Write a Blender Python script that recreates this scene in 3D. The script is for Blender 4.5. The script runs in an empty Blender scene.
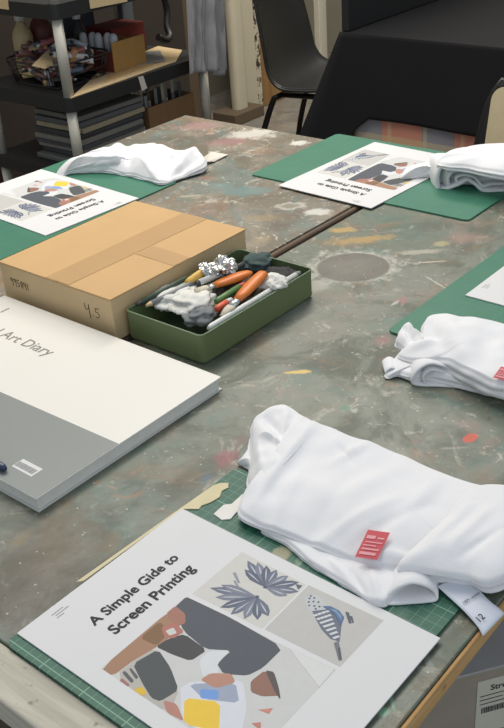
import bpy, bmesh, math, random
from mathutils import Vector, Matrix, noise
random.seed(7)
PI = math.pi
SC = bpy.context.scene
COL = SC.collection
TT = 0.75            # height of the work tables

# ------------------------------------------------------------------ colours / materials
def lin(c):
    return tuple(((v/255)/12.92 if v/255 <= .04045 else ((v/255+.055)/1.055)**2.4) for v in c) + (1,)

MATS = {}
def mat(name, rgb, rough=.6, metal=0, var=.08, scale=40, bump=0, bscale=200, spec=.5, coat=0, sss=0):
    """plain procedural material: base colour broken up by a little noise"""
    if name in MATS: return MATS[name]
    m = bpy.data.materials.new(name); m.use_nodes = True
    nt = m.node_tree; b = nt.nodes['Principled BSDF']
    b.inputs['Roughness'].default_value = rough
    b.inputs['Metallic'].default_value = metal
    b.inputs['Specular IOR Level'].default_value = spec
    b.inputs['Coat Weight'].default_value = coat
    c = lin(rgb)
    tc = nt.nodes.new('ShaderNodeTexCoord')
    n = nt.nodes.new('ShaderNodeTexNoise'); n.inputs['Scale'].default_value = scale; n.inputs['Detail'].default_value = 4
    nt.links.new(tc.outputs['Object'], n.inputs['Vector'])
    mx = nt.nodes.new('ShaderNodeMix'); mx.data_type = 'RGBA'
    mx.inputs[6].default_value = tuple(v*(1-var) for v in c[:3])+(1,)
    mx.inputs[7].default_value = tuple(min(1, v*(1+var)) for v in c[:3])+(1,)
    nt.links.new(n.outputs['Fac'], mx.inputs[0]); nt.links.new(mx.outputs[2], b.inputs['Base Color'])
    if bump:
        n2 = nt.nodes.new('ShaderNodeTexNoise'); n2.inputs['Scale'].default_value = bscale; n2.inputs['Detail'].default_value = 3
        nt.links.new(tc.outputs['Object'], n2.inputs['Vector'])
        bp = nt.nodes.new('ShaderNodeBump'); bp.inputs['Strength'].default_value = bump; bp.inputs['Distance'].default_value = .002
        nt.links.new(n2.outputs['Fac'], bp.inputs['Height']); nt.links.new(bp.outputs['Normal'], b.inputs['Normal'])
    MATS[name] = m
    return m

class NT:
    """small helper to chain nodes"""
    def __init__(s, m): s.t = m.node_tree; s.b = s.t.nodes['Principled BSDF']
    def n(s, kind, **kw):
        x = s.t.nodes.new(kind)
        for k, v in kw.items(): setattr(x, k, v)
        return x
    def l(s, a, b): s.t.links.new(a, b)
    def math(s, op, a, b=None, clamp=False):
        x = s.n('ShaderNodeMath', operation=op); x.use_clamp = clamp
        for i, v in enumerate((a, b)):
            if v is None: continue
            if isinstance(v, (int, float)): x.inputs[i].default_value = v
            else: s.l(v, x.inputs[i])
        return x.outputs[0]
    def noise(s, vec, scale, detail=4, rough=.55, dist=0):
        x = s.n('ShaderNodeTexNoise'); x.inputs['Scale'].default_value = scale; x.inputs['Detail'].default_value = detail
        x.inputs['Roughness'].default_value = rough; x.inputs['Distortion'].default_value = dist
        s.l(vec, x.inputs['Vector']); return x
    def ramp(s, fac, lo, hi, a=0., b=1.):
        x = s.n('ShaderNodeMapRange'); x.interpolation_type = 'SMOOTHSTEP'
        x.inputs[1].default_value = lo; x.inputs[2].default_value = hi; x.inputs[3].default_value = a; x.inputs[4].default_value = b
        s.l(fac, x.inputs[0]); return x.outputs[0]
    def mix(s, fac, a, b):
        x = s.n('ShaderNodeMix', data_type='RGBA')
        if isinstance(fac, (int, float)): x.inputs[0].default_value = fac
        else: s.l(fac, x.inputs[0])
        for i, v in ((6, a), (7, b)):
            if isinstance(v, tuple): x.inputs[i].default_value = v
            else: s.l(v, x.inputs[i])
        return x.outputs[2]
    def stain(s, col, pos, warp, c, rx, ry, ang, rgb, strength=1., soft=.5):
        """one splash of paint with a ragged outline, at its own place on the surface"""
        mp = s.n('ShaderNodeMapping', vector_type='TEXTURE')
        mp.inputs['Location'].default_value = (c[0], c[1], 0); mp.inputs['Rotation'].default_value = (0, 0, ang)
        mp.inputs['Scale'].default_value = (rx, ry, 1)
        s.l(pos, mp.inputs['Vector'])
        v = s.n('ShaderNodeVectorMath', operation='LENGTH'); s.l(mp.outputs[0], v.inputs[0])
        d = s.math('ADD', v.outputs['Value'], warp)
        f = s.ramp(d, 1.0, 1-soft, 0, strength)
        return s.mix(f, col, lin(rgb))

def flat_pos(k):
    """world position squashed onto the table plane"""
    g = k.n('ShaderNodeNewGeometry')
    m = k.n('ShaderNodeVectorMath', operation='MULTIPLY'); m.inputs[1].default_value = (1, 1, 0)
    k.l(g.outputs['Position'], m.inputs[0]); return m.outputs[0]

def table_material(name, stains, tints, speck=1., seed=0.):
    m = bpy.data.materials.new(name); m.use_nodes = True
    k = NT(m)
    P = flat_pos(k)
    off = k.n('ShaderNodeVectorMath', operation='ADD'); off.inputs[1].default_value = (seed, seed*.7, 0); k.l(P, off.inputs[0])
    Q = off.outputs[0]
    n1 = k.noise(Q, 3.2, 5, .6, .6); n2 = k.noise(Q, 9, 6, .65, 1.2); n3 = k.noise(Q, 34, 6, .7, .5); n4 = k.noise(Q, 120, 3, .6)
    col = k.mix(k.ramp(n1.outputs['Fac'], .35, .65), lin(tints[0]), lin(tints[1]))
    col = k.mix(k.ramp(n2.outputs['Fac'], .44, .62, 0, .85), col, lin(tints[2]))
    # hue blotches left by years of ink
    nb = k.noise(Q, 6.5, 4, .6, 1.5)
    sp = k.n('ShaderNodeSeparateColor'); k.l(nb.outputs['Color'], sp.inputs[0])
    col = k.mix(k.ramp(sp.outputs[0], .54, .66, 0, .60), col, lin(tints[3]))
    col = k.mix(k.ramp(sp.outputs[1], .53, .66, 0, .60), col, lin(tints[4]))
    col = k.mix(k.ramp(sp.outputs[2], .56, .68, 0, .55), col, lin(tints[5]))
    ng = k.noise(Q, 19, 6, .68, 1.4)
    sg = k.n('ShaderNodeSeparateColor'); k.l(ng.outputs['Color'], sg.inputs[0])
    col = k.mix(k.ramp(sg.outputs[0], .57, .68, 0, .60), col, lin((78, 74, 64)))
    col = k.mix(k.ramp(sg.outputs[1], .57, .70, 0, .60*speck), col, lin((186, 180, 164)))
    col = k.mix(k.ramp(sg.outputs[2], .60, .70, 0, .55), col, lin((150, 106, 74)))
    nh = k.noise(Q, 44, 6, .7, 1.)
    sh_ = k.n('ShaderNodeSeparateColor'); k.l(nh.outputs['Color'], sh_.inputs[0])
    col = k.mix(k.ramp(sh_.outputs[0], .58, .68, 0, .5*speck), col, lin((84, 112, 106)))
    col = k.mix(k.ramp(sh_.outputs[1], .60, .68, 0, .65*speck), col, lin((200, 196, 182)))
    col = k.mix(k.ramp(sh_.outputs[2], .60, .68, 0, .5), col, lin((70, 62, 54)))
    col = k.mix(k.ramp(n3.outputs['Fac'], .52, .75, 0, .45), col, lin((86, 84, 74)))
    warp = k.math('MULTIPLY', k.math('SUBTRACT', k.noise(Q, 55, 5, .7).outputs['Fac'], .5), 1.7)
    fine = k.math('MULTIPLY', warp, .12)
    for s in stains: col = k.stain(col, P, fine if s[6] < .15 else warp, *s)
    # paint specks
    for sc, th, rgb, st in ((110, .14, (206, 200, 186), .7), (64, .05, (200, 194, 184), .7), (80, .08, (60, 56, 52), .8), (52, .05, (168, 110, 80), .7), (66, .06, (80, 130, 116), .6)):
        vo = k.n('ShaderNodeTexVoronoi'); vo.inputs['Scale'].default_value = sc; k.l(Q, vo.inputs['Vector'])
        dd = k.math('ADD', vo.outputs['Distance'], k.math('MULTIPLY', n4.outputs['Fac'], .12))
        keep = k.ramp(vo.outputs['Color'], .62, .70)
        f = k.math('MULTIPLY', k.ramp(dd, th+.08, th+.02), k.math('MULTIPLY', keep, st*speck))
        col = k.mix(f, col, lin(rgb))
    k.l(col, k.b.inputs['Base Color'])
    r = k.ramp(n2.outputs['Fac'], .3, .7, .36, .58); k.l(r, k.b.inputs['Roughness'])
    k.b.inputs['Specular IOR Level'].default_value = .55
    bp = k.n('ShaderNodeBump'); bp.inputs['Strength'].default_value = .35; bp.inputs['Distance'].default_value = .0015
    k.l(n3.outputs['Fac'], bp.inputs['Height']); k.l(bp.outputs['Normal'], k.b.inputs['Normal'])
    return m

def grain_material(name, a, b, along='x', scale=30, rough=.7, spots=None):
    m = bpy.data.materials.new(name); m.use_nodes = True; k = NT(m)
    tc = k.n('ShaderNodeTexCoord'); mp = k.n('ShaderNodeMapping')
    st = {'x': (.06, 1, 1), 'y': (1, .06, 1), 'z': (1, 1, .06)}[along]
    mp.inputs['Scale'].default_value = st; k.l(tc.outputs['Object'], mp.inputs['Vector'])
    n = k.noise(mp.outputs[0], scale, 6, .65, .8); n2 = k.noise(tc.outputs['Object'], 60, 4, .6)
    col = k.mix(k.ramp(n.outputs['Fac'], .35, .68), lin(a), lin(b))
    if spots: col = k.mix(k.ramp(n2.outputs['Fac'], .60, .70, 0, .8), col, lin(spots))
    k.l(col, k.b.inputs['Base Color']); k.b.inputs['Roughness'].default_value = rough
    return m

def mat_green(name, stains=(), gk=1., cols=((46, 104, 82), (62, 122, 98))):
    m = bpy.data.materials.new(name); m.use_nodes = True; k = NT(m)
    tc = k.n('ShaderNodeTexCoord'); s = k.n('ShaderNodeSeparateXYZ'); k.l(tc.outputs['Object'], s.inputs[0])
    def grid(step, w):
        out = None
        for ax in (0, 1):
            fr = k.math('FRACT', k.math('ADD', k.math('DIVIDE', s.outputs[ax], step), 20.0))
            d = k.math('ABSOLUTE', k.math('SUBTRACT', fr, .5))
            f = k.math('GREATER_THAN', d, .5 - w/step/2)
            out = f if out is None else k.math('MAXIMUM', out, f)
        return out
    n = k.noise(tc.outputs['Object'], 14, 5, .6)
    col = k.mix(n.outputs['Fac'], lin(cols[0]), lin(cols[1]))
    col = k.mix(k.math('MULTIPLY', grid(.01, .0006), .40*gk), col, lin((140, 190, 160)))
    col = k.mix(k.math('MULTIPLY', grid(.05, .0011), .45*gk), col, lin((160, 205, 175)))
    if stains:
        P = flat_pos(k); warp = k.math('MULTIPLY', k.math('SUBTRACT', k.noise(P, 60, 5, .7).outputs['Fac'], .5), 1.6)
        for st in stains: col = k.stain(col, P, warp, *st)
    k.l(col, k.b.inputs['Base Color']); k.b.inputs['Roughness'].default_value = .5
    k.b.inputs['Specular IOR Level'].default_value = .4
    return m

def plaid_material(name):
    m = bpy.data.materials.new(name); m.use_nodes = True; k = NT(m)
    tc = k.n('ShaderNodeTexCoord'); s = k.n('ShaderNodeSeparateXYZ'); k.l(tc.outputs['Object'], s.inputs[0])
    def band(o, step, ph, w):
        fr = k.math('FRACT', k.math('ADD', k.math('DIVIDE', o, step), ph)); return k.math('LESS_THAN', fr, w)
    col = lin((206, 140, 118))
    col = k.mix(k.math('MULTIPLY', band(s.outputs[1], .25, 20.42, .44), .9), col, lin((138, 144, 152)))
    col = k.mix(k.math('MULTIPLY', band(s.outputs[1], .125, 20.1, .10), .45), col, lin((214, 196, 150)))
    col = k.mix(k.math('MULTIPLY', band(s.outputs[2], .16, 20.1, .30), .5), col, lin((206, 186, 140)))
    k.l(col, k.b.inputs['Base Color']); k.b.inputs['Roughness'].default_value = .9
    return m

# ------------------------------------------------------------------ mesh helpers
def bm_box(bm, lo, hi, mi=0, bev=0):
    x0, y0, z0 = lo; x1, y1, z1 = hi
    vs = [bm.verts.new(p) for p in ((x0,y0,z0),(x1,y0,z0),(x1,y1,z0),(x0,y1,z0),(x0,y0,z1),(x1,y0,z1),(x1,y1,z1),(x0,y1,z1))]
    fs = [bm.faces.new([vs[i] for i in q]) for q in ((3,2,1,0),(4,5,6,7),(0,1,5,4),(1,2,6,5),(2,3,7,6),(3,0,4,7))]
    for f in fs: f.material_index = mi
    if bev:
        es = list({e for f in fs for e in f.edges})
        r = bmesh.ops.bevel(bm, geom=es, offset=bev, segments=3, affect='EDGES', profile=.5)
        for f in r['faces']: f.material_index = mi
    return bm

def bm_tube(bm, pts, r, n=10, closed=False, mi=0, caps=True):
    """tube through 3-D points; r a number or one radius per point"""
    pts = [Vector(p) for p in pts]; N = len(pts)
    rs = r if isinstance(r, (list, tuple)) else [r]*N
    rings = []; prev = None
    for i, p in enumerate(pts):
        a = pts[(i-1) % N] if (closed or i > 0) else p
        b = pts[(i+1) % N] if (closed or i < N-1) else p
        t = (b-a).normalized()
        if prev is None:
            u = t.cross(Vector((0,0,1)))
            if u.length < 1e-4: u = t.cross(Vector((1,0,0)))
        else: u = prev - t*prev.dot(t)
        u.normalize(); prev = u; w = t.cross(u)
        rings.append([bm.verts.new(p + (u*math.cos(2*PI*k/n) + w*math.sin(2*PI*k/n))*rs[i]) for k in range(n)])
    for i in range(N if closed else N-1):
        A, B = rings[i], rings[(i+1) % N]
        for k in range(n):
            f = bm.faces.new((A[k], A[(k+1) % n], B[(k+1) % n], B[k])); f.smooth = True; f.material_index = mi
    if caps and not closed:
        for R, rev in ((rings[0], True), (rings[-1], False)):
            f = bm.faces.new(list(reversed(R)) if not rev else R); f.material_index = mi
    return bm

def bm_prism(bm, pts, z0, z1, mi=0):
    """solid slab over a 2-D outline"""
    n = len(pts)
    a = sum(pts[i][0]*pts[(i+1) % n][1]-pts[(i+1) % n][0]*pts[i][1] for i in range(n))
    if a < 0: pts = pts[::-1]
    lo = [bm.verts.new((p[0], p[1], z0)) for p in pts]; hi = [bm.verts.new((p[0], p[1], z1)) for p in pts]
    fs = [bm.faces.new(hi), bm.faces.new(lo[::-1])]
    for i in range(n): fs.append(bm.faces.new((lo[i], lo[(i+1) % n], hi[(i+1) % n], hi[i])))
    for f in fs: f.material_index = mi
    return bm

def rounded(x0, y0, x1, y1, r, n=5):
    out = []
    for cx, cy, a in ((x1-r, y1-r, 0), (x0+r, y1-r, 90), (x0+r, y0+r, 180), (x1-r, y0+r, 270)):
        for i in range(n+1):
            t = math.radians(a+90*i/n); out.append((cx+r*math.cos(t), cy+r*math.sin(t)))
    return out

def lathe(bm, prof, c=(0,0,0), n=20, mi=0):
    rings = [[bm.verts.new((c[0]+r*math.cos(2*PI*k/n), c[1]+r*math.sin(2*PI*k/n), c[2]+z)) for k in range(n)] for r, z in prof]
    for A, B in zip(rings, rings[1:]):
        for k in range(n):
            f = bm.faces.new((A[k], A[(k+1) % n], B[(k+1) % n], B[k])); f.smooth = True; f.material_index = mi
    bm.faces.new(rings[0][::-1]).material_index = mi; bm.faces.new(rings[-1]).material_index = mi
    return bm

def wloc(o):
    v = Vector((0,0,0))
    while o: v += o.location; o = o.parent
    return v

def obj(name, bm, mats, parent=None, origin=None, label=None, local=False):
    """link a bmesh as one object; vertices are given in world space unless local=True"""
    me = bpy.data.meshes.new(name)
    base = wloc(parent) if parent else Vector(origin or (0,0,0))
    if isinstance(bm, bpy.types.Mesh): me = bm
    else:
        if not local: bmesh.ops.translate(bm, verts=bm.verts, vec=-base)
        bmesh.ops.recalc_face_normals(bm, faces=bm.faces)
        bm.to_mesh(me); bm.free()
    for m in (mats if isinstance(mats, (list, tuple)) else [mats]): me.materials.append(m)
    o = bpy.data.objects.new(name, me); COL.objects.link(o)
    if parent: o.parent = parent
    else: o.location = base
    if label: o['label'] = label
    return o

def tag(o, label, cat, group=None, kind=None):
    o['label'] = label; o['category'] = cat
    if group: o['group'] = group
    if kind: o['kind'] = kind
    return o

def thing(name, label, cat, loc=(0,0,0), group=None):
    o = bpy.data.objects.new(name, None); o.empty_display_size = .05; COL.objects.link(o); o.location = loc
    return tag(o, label, cat, group)

def struct(name, bm, m):
    o = obj(name, bm, m); o['kind'] = 'structure'; o['label'] = name.replace('_', ' '); return o

def dup(root, loc, rotz=0, label=None, group=None):
    """copy of a thing with copies of its parts and their sub-parts"""
    r = root.copy(); COL.objects.link(r); r.location = loc; r.rotation_euler = (0,0,rotz)
    if label: r['label'] = label
    if group: r['group'] = group
    for ch in list(root.children):
        c = ch.copy(); COL.objects.link(c); c.parent = r
        for g in list(ch.children):
            d = g.copy(); COL.objects.link(d); d.parent = c
    return r

def text_mesh(body, width, fat=0.):
    cu = bpy.data.curves.new('lettering', 'FONT'); cu.body = body; cu.size = 1; cu.offset = fat; cu.resolution_u = 4
    o = bpy.data.objects.new('lettering', cu); COL.objects.link(o)
    dg = bpy.context.evaluated_depsgraph_get(); dg.update()
    me = bpy.data.meshes.new_from_object(o.evaluated_get(dg))
    bpy.data.objects.remove(o); bpy.data.curves.remove(cu)
    xs = [v.co.x for v in me.vertices]; x0 = min(xs); k = width/(max(xs)-x0)
    me.materials.clear()
    return me, k, x0

def lettering(name, body, width, M, m, parent, fat=0., label=None, yk=1.):
    """flat letters; M takes (x right, y up, z off the surface) to the parent's local space"""
    me, k, x0 = text_mesh(body, width, fat)
    for v in me.vertices: v.co = M @ Vector(((v.co.x-x0)*k, v.co.y*k*yk, 0))
    return obj(name, me, m, parent, label=label)

# ------------------------------------------------------------------ cloth helpers
def spline(pts, n, closed=True):
    pts = [Vector(p) for p in pts]; N = len(pts); out = []
    segs = N if closed else N-1
    L = [(pts[(i+1) % N]-pts[i]).length for i in range(segs)]; T = sum(L)
    for j in range(n):
        d = T*j/(n if closed else n-1); i = 0
        while i < segs-1 and d > L[i]: d -= L[i]; i += 1
        t = min(1, d/max(L[i], 1e-6))
        def g(q): return pts[q % N] if closed else pts[max(0, min(N-1, q))]
        p0, p1, p2, p3 = g(i-1), g(i), g(i+1), g(i+2)
        out.append(.5*((2*p1)+(p2-p0)*t+(2*p0-5*p1+4*p2-p3)*t*t+(3*p1-p0-3*p2+p3)*t**3))
    return out

def cloth_slab(bm, outline, z0, zc=None, center=None, layers=2, bulge=.003, amp=.003, wr=(), seed=0., n=180, K=30, M=12, freq=14, pw=2.2, edge_noise=.0016):
    """folded fabric: outline points carry the height of the top there; rounded layered edge, wrinkled top.
    wr = creases (p, q, width, height)"""
    B = spline(outline, n)
    c = Vector(center) if center else sum(B, Vector())/n
    if zc is None: zc = sum(b.z for b in B)/n
    ar = sum(B[i].x*B[(i+1) % n].y-B[(i+1) % n].x*B[i].y for i in range(n))
    if ar < 0: B = B[::-1]
    nor = []
    for i in range(n):
        t = B[(i+2) % n]-B[i-2]; v = Vector((t.y, -t.x, 0)); v.normalize(); nor.append(v)
    def wob(x, y, z=0): return noise.noise(Vector((x*freq*3+seed, y*freq*3, seed*1.7+z)))
    def height(x, y, zb):
        h = 0
        h += amp*noise.noise(Vector((x*freq+seed, y*freq, seed)))+amp*.6*noise.noise(Vector((x*freq*2.3, y*freq*2.3+seed, 3)))
        for p, q, w, a in wr:
            ax, ay = p[0], p[1]; dx, dy = q[0]-ax, q[1]-ay; L2 = dx*dx+dy*dy
            t = max(0, min(1, ((x-ax)*dx+(y-ay)*dy)/L2)); d = math.hypot(x-ax-t*dx, y-ay-t*dy)
            d += .25*w*noise.noise(Vector((x*30, y*30, seed)))
            h += a*math.exp(-(d/w)**2)*math.sin(PI*(.12+.76*t))
        return zb+h
    rings = []
    top = bm.verts.new((c.x, c.y, height(c.x, c.y, zc)))
    for k in range(1, K+1):
        t = k/K; s = 1-(1-t)**1.35
        R = []
        for b in B:
            x = c.x+(b.x-c.x)*s; y = c.y+(b.y-c.y)*s
            zb = zc+(b.z-zc)*(s**pw)
            z = height(x, y, zb)
            R.append([x, y, z])
        rings.append(R)
    # round the rim
    for k, (R, dz) in enumerate(zip(rings[-3:], (.0004, .0012, .0028))):
        for p in R: p[2] -= dz
    last = rings[-1]
    for j in range(1, M+1):
        s = j/M; R = []
        for i, b in enumerate(B):
            zt = max(last[i][2], z0+.001)
            e = edge_noise*wob(b.x, b.y, s*layers*.8)
            off = bulge*abs(math.sin(PI*layers*s+.25*wob(b.x*.5, b.y*.5)))*min(1, (zt-z0)/.012)+e
            R.append([b.x+nor[i].x*off, b.y+nor[i].y*off, zt+(z0-zt)*s])
        rings.append(R)
    vr = [[bm.verts.new(p) for p in R] for R in rings]
    for i in range(n):
        f = bm.faces.new((top, vr[0][i], vr[0][(i+1) % n])); f.smooth = True
    for A, Bq in zip(vr, vr[1:]):
        for i in range(n):
            f = bm.faces.new((A[i], Bq[i], Bq[(i+1) % n], A[(i+1) % n])); f.smooth = True
    bm.faces.new(vr[-1][::-1])
    return bm

def fold_strip(bm, path, depth, thick=.0022, n=50, m=6, seed=0., amp=.0015, closed=False):
    """a sheet of fabric seen edge-on: the path is its visible edge, it runs back along depth"""
    P = spline(path, n, closed); D = Vector(depth)
    nrm = []
    for i in range(n):
        a = P[i-1] if (closed or i) else P[0]; b = P[(i+1) % n] if (closed or i < n-1) else P[-1]
        v = (b-a).cross(D); v.normalize(); nrm.append(v)
    def row(side, k):
        out = []
        for i, p in enumerate(P):
            q = p+D*(k/m)
            w = Vector((noise.noise(q*25+Vector((seed,0,0))), noise.noise(q*25+Vector((0,seed,0))), noise.noise(q*25+Vector((0,0,seed)))))*amp
            out.append(bm.verts.new(q+w+nrm[i]*(thick*.5*side)))
        return out
    A = [row(1, k) for k in range(m+1)]; Bq = [row(-1, k) for k in range(m+1)]
    # rounded front lip
    lip = [bm.verts.new((A[0][i].co+Bq[0][i].co)/2-D.normalized()*thick*.5) for i in range(n)]
    seg = n if closed else n-1
    for i in range(seg):
        j = (i+1) % n
        for k in range(m):
            bm.faces.new((A[k][i], A[k+1][i], A[k+1][j], A[k][j])).smooth = True
            bm.faces.new((Bq[k][i], Bq[k][j], Bq[k+1][j], Bq[k+1][i])).smooth = True
        bm.faces.new((A[0][i], A[0][j], lip[j], lip[i])).smooth = True
        bm.faces.new((lip[i], lip[j], Bq[0][j], Bq[0][i])).smooth = True
        bm.faces.new((A[m][i], Bq[m][i], Bq[m][j], A[m][j]))
    return bm
def B_(): return bmesh.new()

# ------------------------------------------------------------------ materials
WHITE_CLOTH = mat('white_cotton', (228, 227, 228), .95, var=.015, scale=30, bump=.12, bscale=500, spec=.15)
PAPER = mat('white_paper', (212, 211, 211), .65, var=.01, scale=20, spec=.3)
INK = mat('dark_ink', (58, 58, 60), .7, spec=.2)
CARD = mat('brown_cardboard', (196, 160, 112), .75, var=.06, scale=18, bump=.1, bscale=60, spec=.3)
CARD_PALE = mat('pale_cardboard', (204, 178, 136), .8, var=.08, scale=25)
TAPE = mat('parcel_tape', (184, 147, 100), .35, var=.05, scale=25, spec=.5)
BLACK_PLASTIC = mat('black_plastic', (30, 30, 29), .5, var=.1)
CHAIR_PLASTIC = mat('chair_plastic', (31, 31, 31), .42, var=.1, bump=.2, bscale=400)
BLACK_METAL = mat('black_metal', (28, 27, 27), .4, metal=.3)
POLE = mat('grey_tube', (190, 186, 172), .45, metal=.1, var=.05)
BLACK_CLOTH = mat('black_fabric', (34, 33, 34), .95, var=.12, scale=6, bump=.1, bscale=300, spec=.2)
DENIM = mat('grey_denim', (150, 147, 146), .95, var=.16, scale=30, bump=.25, bscale=250, spec=.2)
CREAM_BOARD = mat('cream_board', (186, 178, 156), .8, var=.07, scale=8)
PLY = grain_material('plywood', (150, 116, 72), (126, 94, 56), 'z', 24)
DARK_WOOD = grain_material('dark_wood', (70, 46, 32), (52, 34, 25), 'z', 20)
CHIP = grain_material('chipboard_edge', (196, 158, 104), (164, 124, 76), 'x', 60, .8, (110, 82, 54))
EDGE_BROWN = grain_material('worn_wood_edge', (96, 76, 56), (60, 52, 44), 'x', 50, .7, (56, 52, 46))
BATTEN = grain_material('whitewashed_timber', (196, 192, 176), (168, 162, 146), 'y', 60, .8, (120, 116, 104))
TIN_GREEN = mat('green_enamel', (102, 114, 76), .4, var=.08, scale=15, spec=.5)
TIN_IN = mat('dull_green_inside', (86, 104, 78), .6, var=.15, scale=30)
RIM = mat('bare_metal_rim', (150, 150, 138), .4, metal=.6)
FOIL = mat('crumpled_foil', (210, 210, 206), .28, metal=.9, var=.05)
ORANGE = mat('orange_paint', (214, 118, 44), .4, var=.06)
YELLOW_EDGE = mat('yellow_wood', (220, 176, 84), .5)
WHITE_PLASTIC = mat('white_plastic', (214, 214, 208), .4, var=.03)
GREY_PLASTIC = mat('grey_plastic', (140, 142, 140), .4)
DARK_GREY = mat('dark_grey', (64, 66, 66), .6, var=.12)
RED_STICK = mat('red_sticker', (214, 92, 98), .5, var=.04)
RED_LIGHT = mat('red_sticker_print', (238, 168, 168), .5)

# ------------------------------------------------------------------ the room
ST = lambda c, rx, ry, a, rgb, s=1., soft=.5: ((c[0], c[1]), rx, ry, a, rgb, s, soft)
floor_m = table_material('paint_stained_floor', [], ((128, 122, 112), (112, 108, 100), (140, 132, 120), (124, 112, 96), (120, 124, 124), (134, 120, 116)), .5, 3.)
bm = B_(); bm_box(bm, (-1.5, -1.5, -.1), (5.4, 3.75, 0)); struct('floor', bm, floor_m)
wall_m = mat('plaster_wall', (140, 134, 118), .85, var=.05, scale=6)
bm = B_(); bm_box(bm, (-1.5, 3.6, 0), (5.4, 3.75, 2.8)); struct('wall_back', bm, wall_m)
bm = B_(); bm_box(bm, (5.25, -1.5, 0), (5.4, 3.6, 2.8)); struct('wall_right', bm, wall_m)

# ------------------------------------------------------------------ the two work tables
rdir = math.atan2(-.77, .635)          # direction that runs straight across the photo
near_stains = [
    ST((0.8223, 0.6532, 0.7500), .020, .005, rdir, (206, 172, 84), .95, .4), ST((0.7855, 0.5598, 0.7500), .008, .008, 0, (62, 112, 78), .8),
    ST((0.7907, 0.6492, 0.7500), .008, .004, rdir, (74, 126, 98), .7), ST((0.8113, 0.4121, 0.7500), .010, .009, 0, (192, 84, 62), 1, .3),
    ST((0.8325, 0.4262, 0.7500), .018, .022, 0, (150, 128, 118), .5, .8), ST((0.7839, 0.4188, 0.7500), .02, .003, rdir, (176,172,164), .4, .7),
    ST((0.6314, 0.6102, 0.7500), .024, .017, .4, (138, 84, 88), .75, .6), ST((0.5899, 0.6039, 0.7500), .013, .009, 0, (74, 98, 122), .6, .8),
    ST((0.6665, 0.6197, 0.7500), .02, .013, .4, (118, 96, 92), .6, .8),
    ST((1.1165, 0.7750, 0.7500), .085, .07, rdir, (190, 186, 174), .8, .5), ST((1.1135, 0.7729, 0.7500), .058, .054, rdir, (88, 84, 73), .92, .10),
    ST((1.1157, 0.7763, 0.7500), .045, .034, rdir, (116, 112, 100), .5, .6), ST((1.0353, 0.7810, 0.7500), .03, .03, rdir, (176, 172, 160), .5, .7),
    ST((1.2123, 0.7162, 0.7500), .05, .012, rdir, (188, 178, 160), .55, .7), ST((1.2042, 0.8215, 0.7500), .075, .02, rdir+.1, (176, 140, 72), .7, .7),
    ST((1.2236, 0.8699, 0.7500), .03, .014, rdir, (186, 150, 78), .75, .6), ST((1.2987, 0.6776, 0.7500), .05, .03, rdir, (146, 118, 104), .6, .8),
    ST((1.2545, 0.7056, 0.7500), .02, .012, rdir, (182, 168, 120), .6, .6),
    ST((1.0579, 0.6523, 0.7500), .018, .012, .3, (146, 98, 96), .7, .7), ST((0.9458, 0.6128, 0.7500), .02, .016, .3, (150, 104, 98), .6, .8),
    ST((0.9049, 0.5804, 0.7500), .012, .010, .3, (152, 100, 92), .5, .8), ST((0.9245, 0.5503, 0.7500), .03, .02, 0, (120, 126, 118), .5, .9),
    ST((1.1271, 0.6320, 0.7500), .045, .002, 1.15, (196, 190, 170), .6, .5), ST((1.1882, 0.6844, 0.7500), .04, .0025, rdir, (200, 192, 170), .6, .5),
    ST((1.0449, 0.6556, 0.7500), .012, .004, 0, (196, 196, 190), .6, .6),
    ST((0.3813, 0.5736, 0.7500), .020, .0035, .75, (196, 160, 92), .8, .5), ST((0.3866, 0.6362, 0.7500), .15, .10, .4, (84, 78, 64), .85, .8), ST((0.3561, 0.6220, 0.7500), .06, .04, .4, (70, 64, 52), .8, .7), ST((0.4138, 0.5634, 0.7500), .06, .02, .7, (92, 88, 74), .7, .8),
    ST((0.4387, 0.6621, 0.7500), .09, .045, .6, (96, 84, 62), .7, .9), ST((0.5017, 0.5986, 0.7500), .07, .03, .6, (96, 100, 88), .6, .9), ST((0.4573, 0.6096, 0.7500), .03, .012, .5, (118, 102, 72), .5, .8),
    ST((0.5305, 0.6271, 0.7500), .04, .02, .5, (120, 124, 112), .5, .9), ST((0.4103, 0.6895, 0.7500), .02, .01, .3, (130, 110, 72), .5, .8),
    ST((0.4573, 0.2874, 0.7500), .012, .0022, .8, (120, 170, 140), .7, .6), ST((0.4455, 0.2872, 0.7500), .007, .005, 0, (120, 172, 140), .8, .5),
    ST((0.5072, 0.2828, 0.7500), .02, .004, .8, (140, 146, 138), .5, .7), ST((0.9319, 0.6857, 0.7500), .08, .04, 0, (124, 116, 100), .4, .9),
    ST((0.8295, 0.4860, 0.7500), .06, .03, rdir, (112, 118, 106), .5, .9), ST((0.7461, 0.6710, 0.7500), .04, .02, .2, (116, 122, 108), .4, .9),
    ST((0.9573, 0.7551, 0.7500), .06, .03, .4, (132, 136, 128), .5, .9), ST((0.7805, 0.5219, 0.7500), .05, .03, 0, (104, 108, 96), .5, .9),
]
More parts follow.
